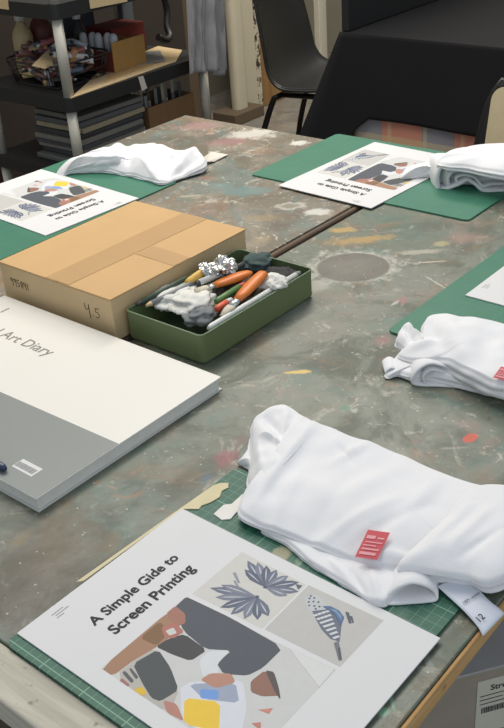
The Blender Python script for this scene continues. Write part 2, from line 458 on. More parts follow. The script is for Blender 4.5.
far_stains = [
    ST((1.5630, 1.3411, 0.7500), .07, .045, rdir, (206, 202, 192), .75, .6), ST((1.4956, 1.3511, 0.7500), .06, .035, rdir, (150, 108, 108), .7, .7),
    ST((1.5529, 1.4886, 0.7500), .07, .04, rdir, (160, 122, 118), .65, .7), ST((1.5613, 1.2110, 0.7500), .025, .02, rdir, (214, 210, 200), .8, .5),
    ST((1.2856, 1.1291, 0.7500), .06, .03, rdir, (92, 124, 122), .75, .6), ST((1.2848, 1.1844, 0.7500), .03, .02, rdir, (104, 130, 126), .6, .7),
    ST((1.2668, 1.0106, 0.7500), .030, .022, rdir, (186, 182, 172), .8, .4), ST((1.2668, 1.0106, 0.7500), .021, .014, rdir, (126, 116, 98), .9, .4),
    ST((1.2684, 0.9512, 0.7500), .032, .018, rdir, (206, 202, 192), .8, .6), ST((1.3395, 1.0436, 0.7500), .03, .008, rdir, (190, 182, 160), .6, .6),
    ST((1.1235, 0.9578, 0.7500), .03, .02, .4, (150, 130, 92), .5, .8), ST((1.2007, 1.0136, 0.7500), .04, .02, rdir, (150, 132, 96), .6, .8),
    ST((1.1854, 0.9691, 0.7500), .03, .02, rdir, (86, 78, 66), .6, .8), ST((1.2092, 1.0541, 0.7500), .03, .015, rdir, (96, 104, 100), .6, .8),
    ST((1.2039, 1.1306, 0.7500), .04, .014, rdir, (120, 96, 82), .5, .8), ST((1.4460, 1.1983, 0.7500), .05, .03, rdir, (128, 118, 100), .5, .8),
    ST((1.3889, 1.2410, 0.7500), .04, .02, rdir, (110, 112, 104), .5, .8), ST((1.2152, 1.2016, 0.7500), .03, .008, rdir, (176, 168, 140), .6, .7),
    ST((1.3024, 1.2429, 0.7500), .02, .012, rdir, (150, 96, 80), .5, .7), ST((1.3340, 0.9512, 0.7500), .03, .02, rdir, (96, 86, 74), .6, .8),
]
near_m = table_material('ink_stained_top', near_stains, ((98, 106, 91), (114, 117, 104), (80, 84, 70), (114, 94, 68), (78, 106, 94), (128, 112, 98)), .7, 0.)
far_m = table_material('ink_stained_brown_top', far_stains, ((118, 108, 90), (102, 95, 82), (132, 124, 108), (140, 104, 72), (90, 112, 108), (152, 124, 112)), 1.25, 5.)
TM = grain_material('table_leg_wood', (96, 84, 70), (80, 70, 58), 'z', 30)

def work_table(label, x0, x1, y0, y1, m, chip_side, bw=.0038):
    t = thing('work_table', label, 'table', ((x0+x1)/2, (y0+y1)/2, 0), None)
    bm = B_(); bm_box(bm, (x0, y0, TT-.020), (x1, y1, TT), bev=.0015); obj('tabletop', bm, m, t)
    bm = B_(); bm_box(bm, (x0, y0-bw-.0002, TT-.0215), (x1, y0-.0002, TT-(.0025 if bw < .01 else .0004)), bev=.0012 if bw < .01 else .006)
    obj('edge_band', bm, chip_side, t, label='bare worn edge of the tabletop')
    bm = B_(); i = .06; z0, z1 = TT-.10, TT-.0205
    for a, b in (((x0+i, y0+i), (x1-i, y0+i+.02)), ((x0+i, y1-i-.02), (x1-i, y1-i)), ((x0+i, y0+i+.02), (x0+i+.02, y1-i-.02)), ((x1-i-.02, y0+i+.02), (x1-i, y1-i-.02))):
        bm_box(bm, (a[0], a[1], z0), (b[0], b[1], z1))
    obj('apron', bm, TM, t)
    for lx in (x0+i, x1-.26):
        for ly in (y0+i, y1-i-.04):
            bm = B_(); bm_box(bm, (lx+.0, ly+.0, 0), (lx+.04, ly+.04, z0), bev=.004); obj('leg', bm, TM, t)
    return t
tr = work_table('paint-stained grey work table at the front, under the large white T-shirt and diary', .314, 1.64, .271, .894, near_m, CHIP)
bm = B_(); bm_box(bm, (.272, .271, TT-.030), (.3135, .894, TT-.0005), bev=.003)
obj('end_batten', bm, BATTEN, tr, label='whitewashed timber strip along the end of the table')
tl = work_table('paint-stained brown work table at the back left, under the brown cardboard box', .272, 1.605, .917, 1.575, far_m, EDGE_BROWN, .013)

# ------------------------------------------------------------------ cutting mats
MAT_STAINS = [ST((0.5406, 0.4628, 0.7530), .014, .011, .3, (168, 158, 128), .75, .5), ST((0.5540, 0.5094, 0.7530), .012, .006, .3, (60, 130, 96), .5, .6),
              ST((0.5361, 0.3274, 0.7530), .03, .010, .6, (104, 128, 112), .4, .8), ST((0.5442, 0.4432, 0.7530), .012, .005, .3, (130, 150, 124), .6, .6)]
mg1 = mat_green('green_mat_inked', MAT_STAINS, .7, ((36, 84, 68), (50, 100, 82))); mg = mat_green('green_mat', (), .12)
def cutting_mat(label, cx, cy, w, d, rot, m):
    bm = B_(); bm_prism(bm, rounded(-w/2, -d/2, w/2, d/2, .010), 0, .003)
    o = obj('cutting_mat', bm, m, None, (cx, cy, TT), local=True)
    o.rotation_euler = (0, 0, rot)
    return tag(o, label, 'cutting mat', 'green cutting mats on the work tables')
cutting_mat('green gridded cutting mat at the front table corner, under the nearest sheet and largest T-shirt', .467, .4408, .310, .294, -.004, mg1)
cutting_mat('plain green cutting mat at the far end, under the upside-down sheet by the black cloth', 1.4985, .943, .287, .462, .0, mg)
cutting_mat('green cutting mat at the far left, behind the brown cardboard box', 1.031, 1.420, .450, .300, 0, mg)
cutting_mat('green cutting mat at the right edge, behind the T-shirt with hanging folds', 1.190, .467, .45, .300, -.01, mg)

# ------------------------------------------------------------------ printed guide sheets
W, H = .210, .297
sheet = thing('printed_sheet', 'printed screen printing guide sheet nearest the camera, on the gridded mat', 'printed sheet', (0,0,0), 'printed guide sheets on the mats')
bm = B_(); bm_box(bm, (0, -H, 0), (W, 0, .0016), bev=.0003); obj('paper', bm, PAPER, sheet, local=True)
def page(x, y, z=.0018): return (x/1000, -y/1000, z)
TMX = lambda x, y: Matrix.Translation(page(x, y, .0019))
lettering('printed_title', 'A Simple Gide to', .108, TMX(46, 49.5), INK, sheet, .026)
lettering('printed_title', 'Screen Printing', .102, TMX(50, 72), INK, sheet, .026)
bm = B_()
for k, (x0, x1) in enumerate(((32, 45), (34, 49), (33, 41))):
    y = 9+3.2*k; bm_box(bm, page(x0, y, .0017), page(x1, y-.7, .0018))
obj('printed_note', bm, mat('grey_ink', (130, 130, 130), .7), sheet, local=True)
def picture(name, polys, soft=False):
    bm = B_(); ms = []
    for i, (rgb, pts) in enumerate(polys):
        if soft and i and len(pts) >= 4:
            for _ in range(1):
                q = []
                for a, c in zip(pts, pts[1:]+pts[:1]):
                    q += [(a[0]*.86+c[0]*.14, a[1]*.86+c[1]*.14), (a[0]*.14+c[0]*.86, a[1]*.14+c[1]*.86)]
                pts = q
        nm = 'print_%d_%d_%d' % rgb; m = mat(nm, rgb, .6, var=.05, scale=120, spec=.3)
        if m not in ms: ms.append(m)
        bm_prism(bm, [(x/1000, -y/1000) for x, y in pts], .00166-.0002, .00166+.00001*i, ms.index(m))
    return obj(name, bm, ms, sheet, local=True)
picture('printed_photo', [
    ((196, 196, 194), [(17,90),(120,90),(126,198),(131,247),(48,247),(17,230)]),
    ((176, 172, 164), [(17,105),(62,108),(40,158),(17,168)]),
    ((158, 122, 98), [(17,90),(100,90),(103,107),(79,113),(61,111),(40,106),(17,104)]),
    ((126, 96, 70), [(60,92),(84,92),(80,108),(62,110)]),
    ((80, 84, 92), [(120,90),(121,101),(124,140),(124,198),(97,198),(83,193),(73,176),(78,164),(96,165),(84,146),(88,117),(103,91)]),
    ((206, 208, 210), [(72,150),(84,150),(95,164),(78,165),(72,172),(60,165)]),
    ((158, 112, 98), [(94,90),(106,90),(104,104),(96,112),(88,108)]),
    ((70, 70, 72), [(61,110),(75,113),(86,120),(84,148),(67,145),(63,127)]),
    ((170, 112, 102), [(80,98),(91,104),(88,118),(77,116),(73,109)]),
    ((196, 198, 190), [(79,104),(86,107),(83,114),(77,111)]),
    ((76, 80, 82), [(36,108),(60,114),(52,136),(39,158),(22,154),(20,146),(26,130)]),
    ((206, 208, 214), [(45,154),(78,192),(60,212),(37,226),(24,212),(17,182)]),
    ((152, 160, 178), [(48,160),(72,190),(58,206),(44,180)]),
    ((110, 150, 206), [(50,171),(58,184),(51,190),(43,178)]),
    ((226, 190, 66), [(36,167),(50,193),(28,211),(17,184)]),
    ((214, 176, 60), [(17,128),(24,132),(21,140),(17,138)]),
    ((176, 132, 114), [(57,165),(67,167),(77,181),(72,190),(58,181)]),
    ((176, 126, 112), [(24,155),(28,166),(19,183),(17,166)]),
    ((140, 104, 90), [(80,199),(96,201),(91,214),(83,227),(74,216),(72,206)]),
    ((88, 80, 80), [(96,201),(99,208),(88,222),(80,230),(83,222)]),
    ((196, 132, 116), [(62,222),(70,230),(64,231)]),
    ((186, 124, 112), [(49,226),(54,231),(48,236)]),
    ((92, 92, 96), [(24,108),(27,108),(24,122),(21,122)]), ((92, 92, 96), [(30,110),(32,110),(29,122),(26,122)]),
    ((158, 110, 106), [(17,112),(20,112),(19,122),(17,122)]),
    ((72, 72, 76), [(48,236),(56,246),(48,247)]),
    ((208, 208, 206), [(126,203),(130,246),(108,247)]),
], True)
def petal(c, tip, w):
    dx, dy = tip[0]-c[0], tip[1]-c[1]; L = math.hypot(dx, dy); ux, uy = dx/L, dy/L
    out = []
    for f, k in ((.06,.15),(.3,.6),(.55,1),(.78,.8),(1,0),(.80,-.75),(.55,-1),(.3,-.65),(.06,-.15)):
        out.append((c[0]+ux*L*f-uy*w*k, c[1]+uy*L*f+ux*w*k))
    return out
flower = [((198, 196, 190), [(126,92),(195,92),(195,168),(130,170)])]
for c, tips in (((171,140), ((189,104),(193,113),(194,123),(195,134),(195,148),(194,161),(184,168),(174,163),(178,110))), ((157,142), ((141,100),(135,112),(128,124),(127,137),(130,150),(136,160),(145,165),(150,106)))):
    for k, tp in enumerate(tips):
        flower.append((((104,110,128),(122,126,140),(92,98,116))[k % 3], petal(c, tp, 4.6)))
        flower.append(((184,186,190), petal((c[0]+.25*(tp[0]-c[0]), c[1]+.25*(tp[1]-c[1])), (tp[0]*.88+c[0]*.12, tp[1]*.88+c[1]*.12), .7)))
    flower.append(((80, 86, 106), [(c[0]-2,c[1]-1),(c[0]+1,c[1]-2),(c[0]+2,c[1]+1),(c[0]-1,c[1]+2)]))
flower += [((88, 94, 112), [(190,160),(192,166),(186,166)]), ((140, 144, 150), [(168,104),(170,106),(162,118),(161,116)]), ((140, 144, 150), [(160,112),(162,112),(157,122),(156,121)])]
picture('printed_photo', flower)
bird = [((184, 182, 178), [(131,172),(196,170),(199,248),(135,248)]),
    ((186, 188, 190), [(182,177),(189,180),(190,186),(186,196),(181,206),(172,198),(171,188)]),
    ((104, 110, 124), [(172,192),(182,202),(183,212),(174,222),(157,232),(155,224),(159,212),(165,202)])]
ax0, ax1 = (176,198), (158,229)
for a in range(7):
    for b_ in range(4):
        f = (a+.5)/7; wd_ = 7.5*(1-f*.72)
        px = ax0[0]+(ax1[0]-ax0[0])*f; py = ax0[1]+(ax1[1]-ax0[1])*f
        nx, ny = .865, .50
        o_ = (b_-1.5)/1.5*wd_*.8; qx, qy = px+nx*o_, py+ny*o_; h_ = wd_*.19
        bird.append(((204, 205, 206), [(qx-h_*nx-.0*ny, qy-h_*ny-1.3), (qx+h_*nx+.6, qy+h_*ny-1.0), (qx+h_*nx, qy+h_*ny+1.3), (qx-h_*nx-.6, qy-h_*ny+1.0)]))
for hx, hy in ((176,186),(179,183),(183,181),(186,184),(182,186),(178,190),(184,190),(180,194),(176,193),(186,180)):
    bird.append(((86, 92, 104), [(hx-.9,hy-.5),(hx+.3,hy-.9),(hx+.9,hy+.5),(hx-.3,hy+.9)]))
bird += [((86, 110, 142), [(182,196),(186,202),(186,211),(182,219),(173,222),(177,215),(181,209),(181,202)]),
    ((120, 144, 170), [(183,203),(185,208),(182,216),(178,219),(182,211)]),
    ((86, 92, 104), [(188,216),(189,219),(180,228),(179,226)]), ((86, 92, 104), [(186,222),(187,224),(182,229),(181,228)]),
    ((112, 114, 120), [(153,229),(157,231),(142,245),(140,243)]), ((84, 88, 98), [(150,235),(152,236),(143,244),(141,243)])]
picture('printed_photo', bird)
sheet.location = (.3255, .5868, TT+.0032); sheet.rotation_euler = (0,0,math.radians(-.35))
SG = 'printed guide sheets on the mats'
dup(sheet, (1.319, .876, TT+.0032), PI/2-.05, 'upside-down printed guide sheet on the far mat, touched by the plump T-shirt sleeve')
dup(sheet, (1.151, 1.269, TT+.0032), PI-.06, 'printed guide sheet on the left mat, between the cardboard box and far left T-shirt')
dup(sheet, (1.109, .582, TT+.0032), -.01, 'printed guide sheet cut by the right edge, on the right-hand mat')

# ------------------------------------------------------------------ torn paper
bm = B_()
pts = [(.400,.5935),(.47,.5905),(.531,.5880),(.583,.5855),(.590,.582),(.595,.575),(.589,.570),(.581,.572),(.572,.567),(.560,.569),(.551,.573),(.545,.5715),(.541,.578),(.536,.5845),(.47,.5870),(.405,.5890)]
bm_prism(bm, pts, TT+.0033, TT+.0042)
tag(obj('paper_scrap', bm, mat('torn_kraft', (208, 196, 160), .8, var=.1, scale=60), None, (.5,.59,TT)), 'torn tan paper strip along the top edge of the nearest sheet', 'paper scrap')
bm = B_(); bm_prism(bm, [(0.5479, 0.5540, 0.7500)[:2], (0.5646, 0.5552, 0.7500)[:2], (0.5704, 0.5495, 0.7500)[:2], (0.5894, 0.5508, 0.7500)[:2], (0.5848, 0.5429, 0.7500)[:2], (0.5654, 0.5372, 0.7500)[:2], (0.5518, 0.5349, 0.7500)[:2], (0.5455, 0.5413, 0.7500)[:2]], TT+.0031, TT+.0042)
tag(obj('paper_scrap', bm, mat('torn_white', (222, 218, 212), .8, var=.1, scale=60), None, (.55,.55,TT)), 'small torn white scrap between the nearest sheet and the large T-shirt', 'paper scrap')

# ------------------------------------------------------------------ art diary
d = thing('art_diary', 'large white and grey art diary lying left of the nearest sheet', 'book', (.595, .915, TT))
X0, X1, Y0, Y1 = .449, .737, .707, 1.127
COVER = mat('white_cover', (226, 222, 213), .32, var=.015, scale=8, spec=.5)
GREYC = mat('grey_cover', (134, 137, 134), .35, var=.05, scale=12, spec=.5)
PAGES = mat('page_edges', (222, 221, 214), .8, var=.1, scale=90)
bm = B_(); bm_box(bm, (X0+.003, Y0+.003, TT+.002), (X1-.003, Y1-.002, TT+.0163)); obj('page_block', bm, PAGES, d)
bm = B_(); bm_box(bm, (X0, Y0, TT), (X1, Y1, TT+.0019), bev=.0006); obj('back_cover', bm, mat('back_cover_grey', (196, 196, 190), .5), d)
bm = B_(); bm_box(bm, (X0, Y0, TT+.0164), (X1, Y1, TT+.0185), bev=.0007); obj('front_cover', bm, COVER, d)
fc = d.children[-1]
bm = B_(); bm_prism(bm, [(X0+.0006, Y0+.0006), (.566, Y0+.0006), (.556, Y1-.001), (X0+.0006, Y1-.001)], TT+.0184, TT+.0187); obj('grey_panel', bm, GREYC, d, label='grey lower half of the cover')
DM = lambda u, v, z=TT+.0188: Matrix.Translation(Vector((u, v, z))-d.location) @ Matrix.Rotation(-PI/2, 4, 'Z')
TXG = mat('grey_lettering', (122, 120, 112), .6)
lettering('printed_title', 'Visual Art Diary', .168, DM(.652, 1.098), TXG, d)
lettering('printed_title', 'l', .0022, DM(.698, 1.087), TXG, d, yk=.9)
bm = B_(); bm_box(bm, (.4705, .7405, TT+.0186), (.4865, .7735, TT+.0190)); obj('barcode_label', bm, PAPER, d, label='small white barcode label')
bl = d.children[-1]
bm = B_(); x = .7435
for i in range(17):
    w = random.choice((.0006, .0009, .0013)); bm_box(bm, (.4735, x, TT+.01895), (.4815, x+w, TT+.0192)); x += w+.0009
obj('barcode', bm, mat('soft_ink', (120, 120, 120), .7), bl)
bm = B_(); bm_tube(bm, [(.4600, .7690, TT+.0232), (.4602, .774, TT+.0232), (.4605, .79, TT+.0232), (.462, .905, TT+.0232)], [.0022, .0044, .0046, .0046], 14)
tag(obj('pen', bm, mat('navy_plastic', (44, 54, 84), .35), None, (.46,.83,TT+.0187)), 'dark blue pen resting on the grey part of the art diary', 'pen')

# ------------------------------------------------------------------ cardboard box
b = thing('cardboard_box', 'flat brown cardboard box on the table behind the green tin', 'box', (.885, 1.06, TT))
bx0, bx1, by0, by1, bz = .750, 1.028, .908, 1.143, TT+.064
BFRONT = CARD_PALE
bm = B_(); bm_box(bm, (bx0, by0, TT), (bx1, by1, bz-.0022), bev=.0015); obj('body', bm, CARD_PALE, b)
bm = B_()
bm_box(bm, (bx0-.0008, by0-.0008, bz-.002), (bx1+.0008, 1.012, bz), bev=.0008); obj('flap', bm, CARD, b)
bm = B_(); bm_box(bm, (bx0-.0008, 1.0135, bz-.002), (bx1+.0008, by1+.0008, bz), bev=.0008); obj('flap', bm, CARD, b)
bm = B_(); bm_prism(bm, [(bx0, .99), (bx1, .985), (bx1, 1.035), (bx0, 1.038)], bz+.0001, bz+.0005); obj('tape_strip', bm, TAPE, b)
bm = B_(); bm_prism(bm, [(.872, by0), (.905, by0), (.908, .984), (.874, .985)], bz+.0001, bz+.0005); obj('tape_strip', bm, TAPE, b)
def scrawl(strokes, v0, z0, k):
    """handwriting on the end face of the box: x runs to the right as seen, y up, in mm"""
    bm = B_()
    for s in strokes:
        bm_tube(bm, [(bx0-.0004, v0-x*k/1000, z0+y*k/1000) for x, y in s], .0005, 6)
    return obj('handwriting', bm, mat('pencil_mark', (92, 82, 66), .8), b)
scrawl([[(0,16),(0,10),(3,8),(6,10),(7,16)],[(7,16),(7,4),(8,-2)],[(12,3),(13,2.5)],[(24,14),(18,14),(18,9),(22,9),(24,6),(22,2),(17,2)]], .962, TT+.026, 1.15)
scrawl([[(5,14),(1,14),(1,10),(5,10),(5,14),(5,1)],[(13,14),(9,14),(9,10),(13,10),(13,14),(13,1)],[(22,14),(17,14),(17,9),(21,8),(21,3),(16,2)],[(28,8),(25,11),(28,14),(31,11),(26,5),(29,2),(31,5),(28,8)],[(34,14),(34,8),(39,8)],[(38,14),(38,1)],[(43,14),(43,1)]], 1.123, TT+.030, .9)

# ------------------------------------------------------------------ green tin of tools
tx0, tx1, ty0, ty1, tz = .767, 1.003, .764, .902, TT+.043
t = thing('metal_tin', 'green metal tin without lid holding art tools, in front of the cardboard box', 'tin', (.89, .83, TT))
def loop(x0, y0, x1, y1, r, z): return [(p[0], p[1], z) for p in rounded(x0, y0, x1, y1, r, 4)]
def rings_bm(rs, cap0=True, cap1=True):
    bm = B_(); vr = [[bm.verts.new(p) for p in R] for R in rs]; n = len(vr[0])
    for A, Bq in zip(vr, vr[1:]):
        for i in range(n): bm.faces.new((A[i], A[(i+1) % n], Bq[(i+1) % n], Bq[i]))
    if cap0: bm.faces.new(vr[0][::-1])
    if cap1: bm.faces.new(vr[-1])
    return bm
w = .0012
obj('outer_wall', rings_bm([loop(tx0+.004, ty0+.004, tx1-.004, ty1-.004, .006, TT), loop(tx0+.0015, ty0+.0015, tx1-.0015, ty1-.0015, .007, TT+.001), loop(tx0, ty0, tx1, ty1, .008, TT+.004), loop(tx0, ty0, tx1, ty1, .008, tz-.001),
    loop(tx0+w, ty0+w, tx1-w, ty1-w, .007, tz-.001), loop(tx0+w, ty0+w, tx1-w, ty1-w, .007, TT+.003)]), TIN_GREEN, t)
bm = B_(); bm_tube(bm, loop(tx0+.0006, ty0+.0006, tx1-.0006, ty1-.0006, .0075, tz-.0008), .0014, 8, closed=True); obj('rim', bm, mat('worn_green_rim', (104, 122, 88), .4), t, label='worn pale rolled rim')
bm = B_(); bm_box(bm, (tx0+.003, ty0+.003, TT+.0031), (tx1-.003, ty1-.003, TT+.0036)); obj('lining', bm, TIN_IN, t)
G_T = 'tools lying in the green tin'
def tool_tube(name, label, cat, p, q, rs, mts, frac, group=G_T, n=12, flat=1.):
    """a rod with coloured stretches from p to q; frac/rs give stations and radii, mts the material of each stretch as a part"""
    p, q = Vector(p), Vector(q)
    th = thing(name, label, cat, (p+q)/2, group)
    ps = [p.lerp(q, f) for f in frac]
    for k, (nm, i, j, m) in enumerate(mts):
        bm = B_(); bm_tube(bm, ps[i:j+1], rs[i:j+1], n)
        if flat != 1:
            ax = (q-p).normalized(); c0 = (p+q)/2
            for v in bm.verts:
                h = (v.co-c0).z-((v.co-c0).dot(ax)*ax).z
                v.co.z -= h*(1-flat)
        obj(nm, bm, m, th)
    return th
BR = mat('cream_bristle', (206, 196, 176), .9, var=.2, scale=150)
FER = mat('ferrule_metal', (190, 190, 186), .3, metal=.8)
# two fat orange-handled brushes
tool_tube('paint_brush', 'orange flat-handled brush lying across the top of the green tin, pointing away', 'brush', (0.8222, 0.7772, 0.7940), (0.9331, 0.7957, 0.8080),
          [.004, .0075, .0075, .006, .0065, .0100, .0110, .0105, .009, .005], [('bristles', 0, 2, BR), ('ferrule', 2, 4, FER), ('handle', 4, 9, ORANGE)], [0, .14, .2, .32, .34, .5, .68, .88, .96, 1], n=6, flat=.5)
tool_tube('paint_brush', 'orange flat-handled brush on the left, lying nearly level in the green tin', 'brush', (0.8570, 0.8546, 0.7940), (0.9342, 0.8185, 0.8020),
          [.008, .008, .0065, .007, .0095, .0112, .0108, .008, .003], [('bristles', 0, 2, BR), ('ferrule', 2, 3, FER), ('handle', 3, 8, ORANGE)], [0, .16, .22, .32, .45, .62, .8, .94, 1], n=6, flat=.5)
tool_tube('white_rod', 'long white tube along the front wall inside the green tin', 'tube', (.790, .7730, TT+.0415), (.985, .7745, TT+.0415), [.0025, .0042, .0042, .0042, .003], [('barrel', 0, 3, WHITE_PLASTIC), ('tip', 3, 4, GREY_PLASTIC)], [0, .03, .5, .95, 1])
tool_tube('marker_pen', 'green marker between the orange brushes in the tin', 'pen', (0.8545, 0.8165, 0.7900), (0.9119, 0.8133, 0.7940), [.004, .005, .005, .0035], [('barrel', 0, 2, mat('leaf_green', (92, 128, 74), .45)), ('cap', 2, 3, mat('red_cap', (196, 92, 70), .45))], [0, .1, .8, 1])
tool_tube('marker_pen', 'red-tipped marker by the bristles of the front orange brush', 'pen', (0.8395, 0.8035, 0.7880), (0.8676, 0.7992, 0.7920), [.0035, .0055, .0055, .004], [('cap', 0, 2, mat('coral_red', (220, 96, 66), .45)), ('barrel', 2, 3, WHITE_PLASTIC)], [0, .1, .7, 1])
tool_tube('pencil', 'dark green pencil along the back left of the tin', 'pencil', (0.7855, 0.8988, 0.7930), (0.8768, 0.8912, 0.7980), [.002, .0034, .0034, .0034], [('point', 0, 1, DARK_GREY), ('barrel', 1, 3, mat('bottle_green', (66, 84, 70), .5))], [0, .1, .6, 1])
tool_tube('pencil', 'grey pencil beside the dark green one in the tin', 'pencil', (0.7920, 0.8865, 0.7920), (0.8801, 0.8754, 0.7960), [.002, .0036, .0036, .0036], [('point', 0, 1, CARD_PALE), ('barrel', 1, 3, GREY_PLASTIC)], [0, .1, .6, 1])
tool_tube('marker_pen', 'white marker lying behind the left orange brush in the tin', 'pen', (0.8713, 0.8673, 0.7970), (0.9353, 0.8486, 0.8020), [.003, .0046, .0046, .0046], [('tip', 0, 1, DARK_GREY), ('barrel', 1, 3, WHITE_PLASTIC)], [0, .08, .6, 1])
tool_tube('marker_pen', 'teal marker near the foil at the back of the tin', 'pen', (0.8960, 0.8637, 0.7940), (0.9524, 0.8484, 0.8000), [.003, .0042, .0042, .0038], [('barrel', 0, 2, mat('teal_plastic', (78, 108, 96), .45)), ('cap', 2, 3, DARK_GREY)], [0, .08, .7, 1])
tool_tube('wood_tool', 'yellow wooden tool handle under the foil ball in the tin', 'handle', (0.8677, 0.8812, 0.7950), (0.8966, 0.8742, 0.8050), [.0055, .0065, .006, .005], [('grip', 0, 3, YELLOW_EDGE)], [0, .2, .7, 1])
def crumple(name, label, cat, c, r, m, seed, sub=4, squash=(1,1,.7), f=60, a=.5):
    bm = B_(); bmesh.ops.create_icosphere(bm, subdivisions=sub, radius=1)
    for v in bm.verts:
        p = v.co.copy()
        if m is FOIL: k = 1+a*(abs(noise.noise(p*1.6+Vector((seed,0,0))))*1.4-.4)+a*.5*abs(noise.noise(p*4+Vector((0,seed,0))))-.1
        else: k = 1+a*(.45-1.5*abs(noise.noise(p*1.3+Vector((seed,0,0)))))+a*.45*(.3-1.4*abs(noise.noise(p*3.1+Vector((0,seed,0)))))
        v.co = Vector((p.x*squash[0], p.y*squash[1], p.z*squash[2]))*k*r+Vector(c)
    for fc_ in bm.faces: fc_.smooth = m is not FOIL
    return tag(obj(name, bm, m, None, c), label, cat, G_T)
crumple('foil_ball', 'crumpled silver foil ball heaped at the back of the green tin', 'foil', (0.9192, 0.8564, 0.8080), .019, FOIL, 3)
crumple('foil_ball', 'smaller foil lump left of the big foil ball in the tin', 'foil', (0.9005, 0.8700, 0.8060), .012, FOIL, 8)
crumple('foil_ball', 'small round foil lump at the left end of the foil heap', 'foil', (0.9069, 0.8852, 0.8060), .0075, FOIL, 5)
RAG = mat('grubby_rag', (216, 214, 206), .95, var=.18, scale=60)
crumple('crumpled_rag', 'crumpled grubby white rag at the left end of the green tin', 'rag', (0.8432, 0.8841, 0.7860), .027, RAG, 2, 4, (1.35, 1.0, .38), a=.5)
crumple('crumpled_rag', 'second grubby rag between the left rag and the orange brush', 'rag', (0.8451, 0.8522, 0.7860), .026, RAG, 9, 4, (1.2, 1.05, .40), a=.5)
crumple('crumpled_rag', 'grey rag in the front corner of the tin', 'rag', (0.8262, 0.8212, 0.7800), .019, mat('grey_rag', (120, 122, 124), .9, var=.2), 12, 4, (1.2, 1, .5), a=.5)
crumple('crumpled_rag', 'black rag at the right end of the green tin', 'rag', (0.9723, 0.7982, 0.7840), .020, mat('black_rag', (46, 46, 46), .8, var=.2), 15, 4, (1, 1.3, .55), a=.45)
crumple('crumpled_rag', 'small white crumpled tissue near the right end of the tin', 'rag', (0.9340, 0.7834, 0.7940), .018, RAG, 21, 4, (1, 1.2, .6), a=.5)
crumple('crumpled_rag', 'dark teal rag at the back right of the tin', 'rag', (0.9891, 0.8537, 0.7860), .020, mat('teal_rag', (66, 82, 80), .9, var=.3), 25, 4, (1.2, 1, .6), a=.5)
crumple('crumpled_rag', 'dark brown rag under the brushes in the middle of the tin', 'rag', (0.9166, 0.8280, 0.7760), .026, mat('brown_rag', (70, 62, 54), .9, var=.3), 30, 4, (1.5, 1.1, .5), a=.4)

# ------------------------------------------------------------------ T-shirts
TG = 'folded white T-shirts on the mats'
def sticker(parent, pts, up, name='size_sticker'):
    """flat label following the four given points (left-bottom, left-top, right-top, right-bottom)"""
    a, bq, c, dq = [Vector(p)+Vector((0,0,up)) for p in pts]
    bm = B_(); n = 8
    g = [[bm.verts.new(a.lerp(bq, j/n).lerp(dq.lerp(c, j/n), i/n)) for i in range(n+1)] for j in range(n+1)]
    for j in range(n):
        for i in range(n): bm.faces.new((g[j][i], g[j][i+1], g[j+1][i+1], g[j+1][i]))
    o = obj(name, bm, RED_STICK, parent, label='red size sticker')
    sm = o.modifiers.new('thickness', 'SOLIDIFY'); sm.thickness = .0004
    bm = B_(); lift = Vector((0,0,.0006))
    for f0, f1, w0, w1 in ((.10,.20,.1,.85),(.28,.34,.12,.9),(.42,.46,.1,.7),(.54,.58,.15,.9),(.68,.80,.1,.5),(.70,.76,.6,.9)):
        q = [a.lerp(bq, fj).lerp(dq.lerp(c, fj), fi)+lift for fi, fj in ((w0, f0), (w1, f0), (w1, f1), (w0, f1))]
        bm.faces.new([bm.verts.new(p) for p in q])
    obj('sticker_print', bm, RED_LIGHT, o)
    return o
# --- the large one in front
s1 = thing('t_shirt', 'large white folded T-shirt nearest the camera, red sticker and printed neck label showing', 't-shirt', (.62, .44, TT+.003), TG)
top = [(0.5555, 0.5259, 0.7680),(0.5830, 0.5337, 0.7780),(0.6299, 0.5423, 0.7860),(.6830,.5530,TT+.041),(0.6961, 0.5265, 0.7910),(0.6977, 0.4917, 0.7880),(0.7033, 0.4342, 0.7860),(0.7005, 0.3864, 0.7850),(0.7012, 0.3432, 0.7860),(0.7189, 0.2902, 0.7860),(0.6909, 0.2435, 0.7840),(0.6091, 0.2742, 0.7720),(0.5985, 0.2972, 0.7700),(0.5850, 0.3292, 0.7690),(0.5664, 0.3779, 0.7680),(0.5600, 0.4197, 0.7680),(0.5557, 0.4628, 0.7680),(0.5521, 0.5004, 0.7660)]
wr = [((0.6910, 0.5334, 0.7900), (0.5659, 0.5143, 0.7800), .0055, .0045), ((0.6835, 0.5174, 0.7900), (0.5870, 0.5061, 0.7800), .009, -.002), ((0.6940, 0.4692, 0.7900), (0.6460, 0.4779, 0.7900), .006, .004), ((0.6750, 0.4910, 0.7900), (0.6572, 0.4614, 0.7900), .004, -.003),
      ((0.6380, 0.3934, 0.7850), (0.5421, 0.4402, 0.7800), .007, .003), ((0.6475, 0.3665, 0.7850), (0.5683, 0.4029, 0.7800), .006, -.0025), ((0.6745, 0.4220, 0.7860), (0.5993, 0.4471, 0.7860), .012, .003),
      ((0.6852, 0.3776, 0.7860), (0.6119, 0.3771, 0.7860), .008, .003), ((0.6214, 0.4997, 0.7860), (0.5487, 0.4806, 0.7800), .008, .003), ((0.6360, 0.4493, 0.7860), (0.5587, 0.4410, 0.7800), .010, -.003), ((0.5740, 0.3828, 0.7800), (0.5916, 0.3233, 0.7800), .005, .003)]
bm = B_(); cloth_slab(bm, top, TT+.0075, TT+.038, layers=2, bulge=.0028, amp=.0036, wr=wr, seed=1.3, n=220, K=48, freq=16)
obj('body_fabric', bm, WHITE_CLOTH, s1)
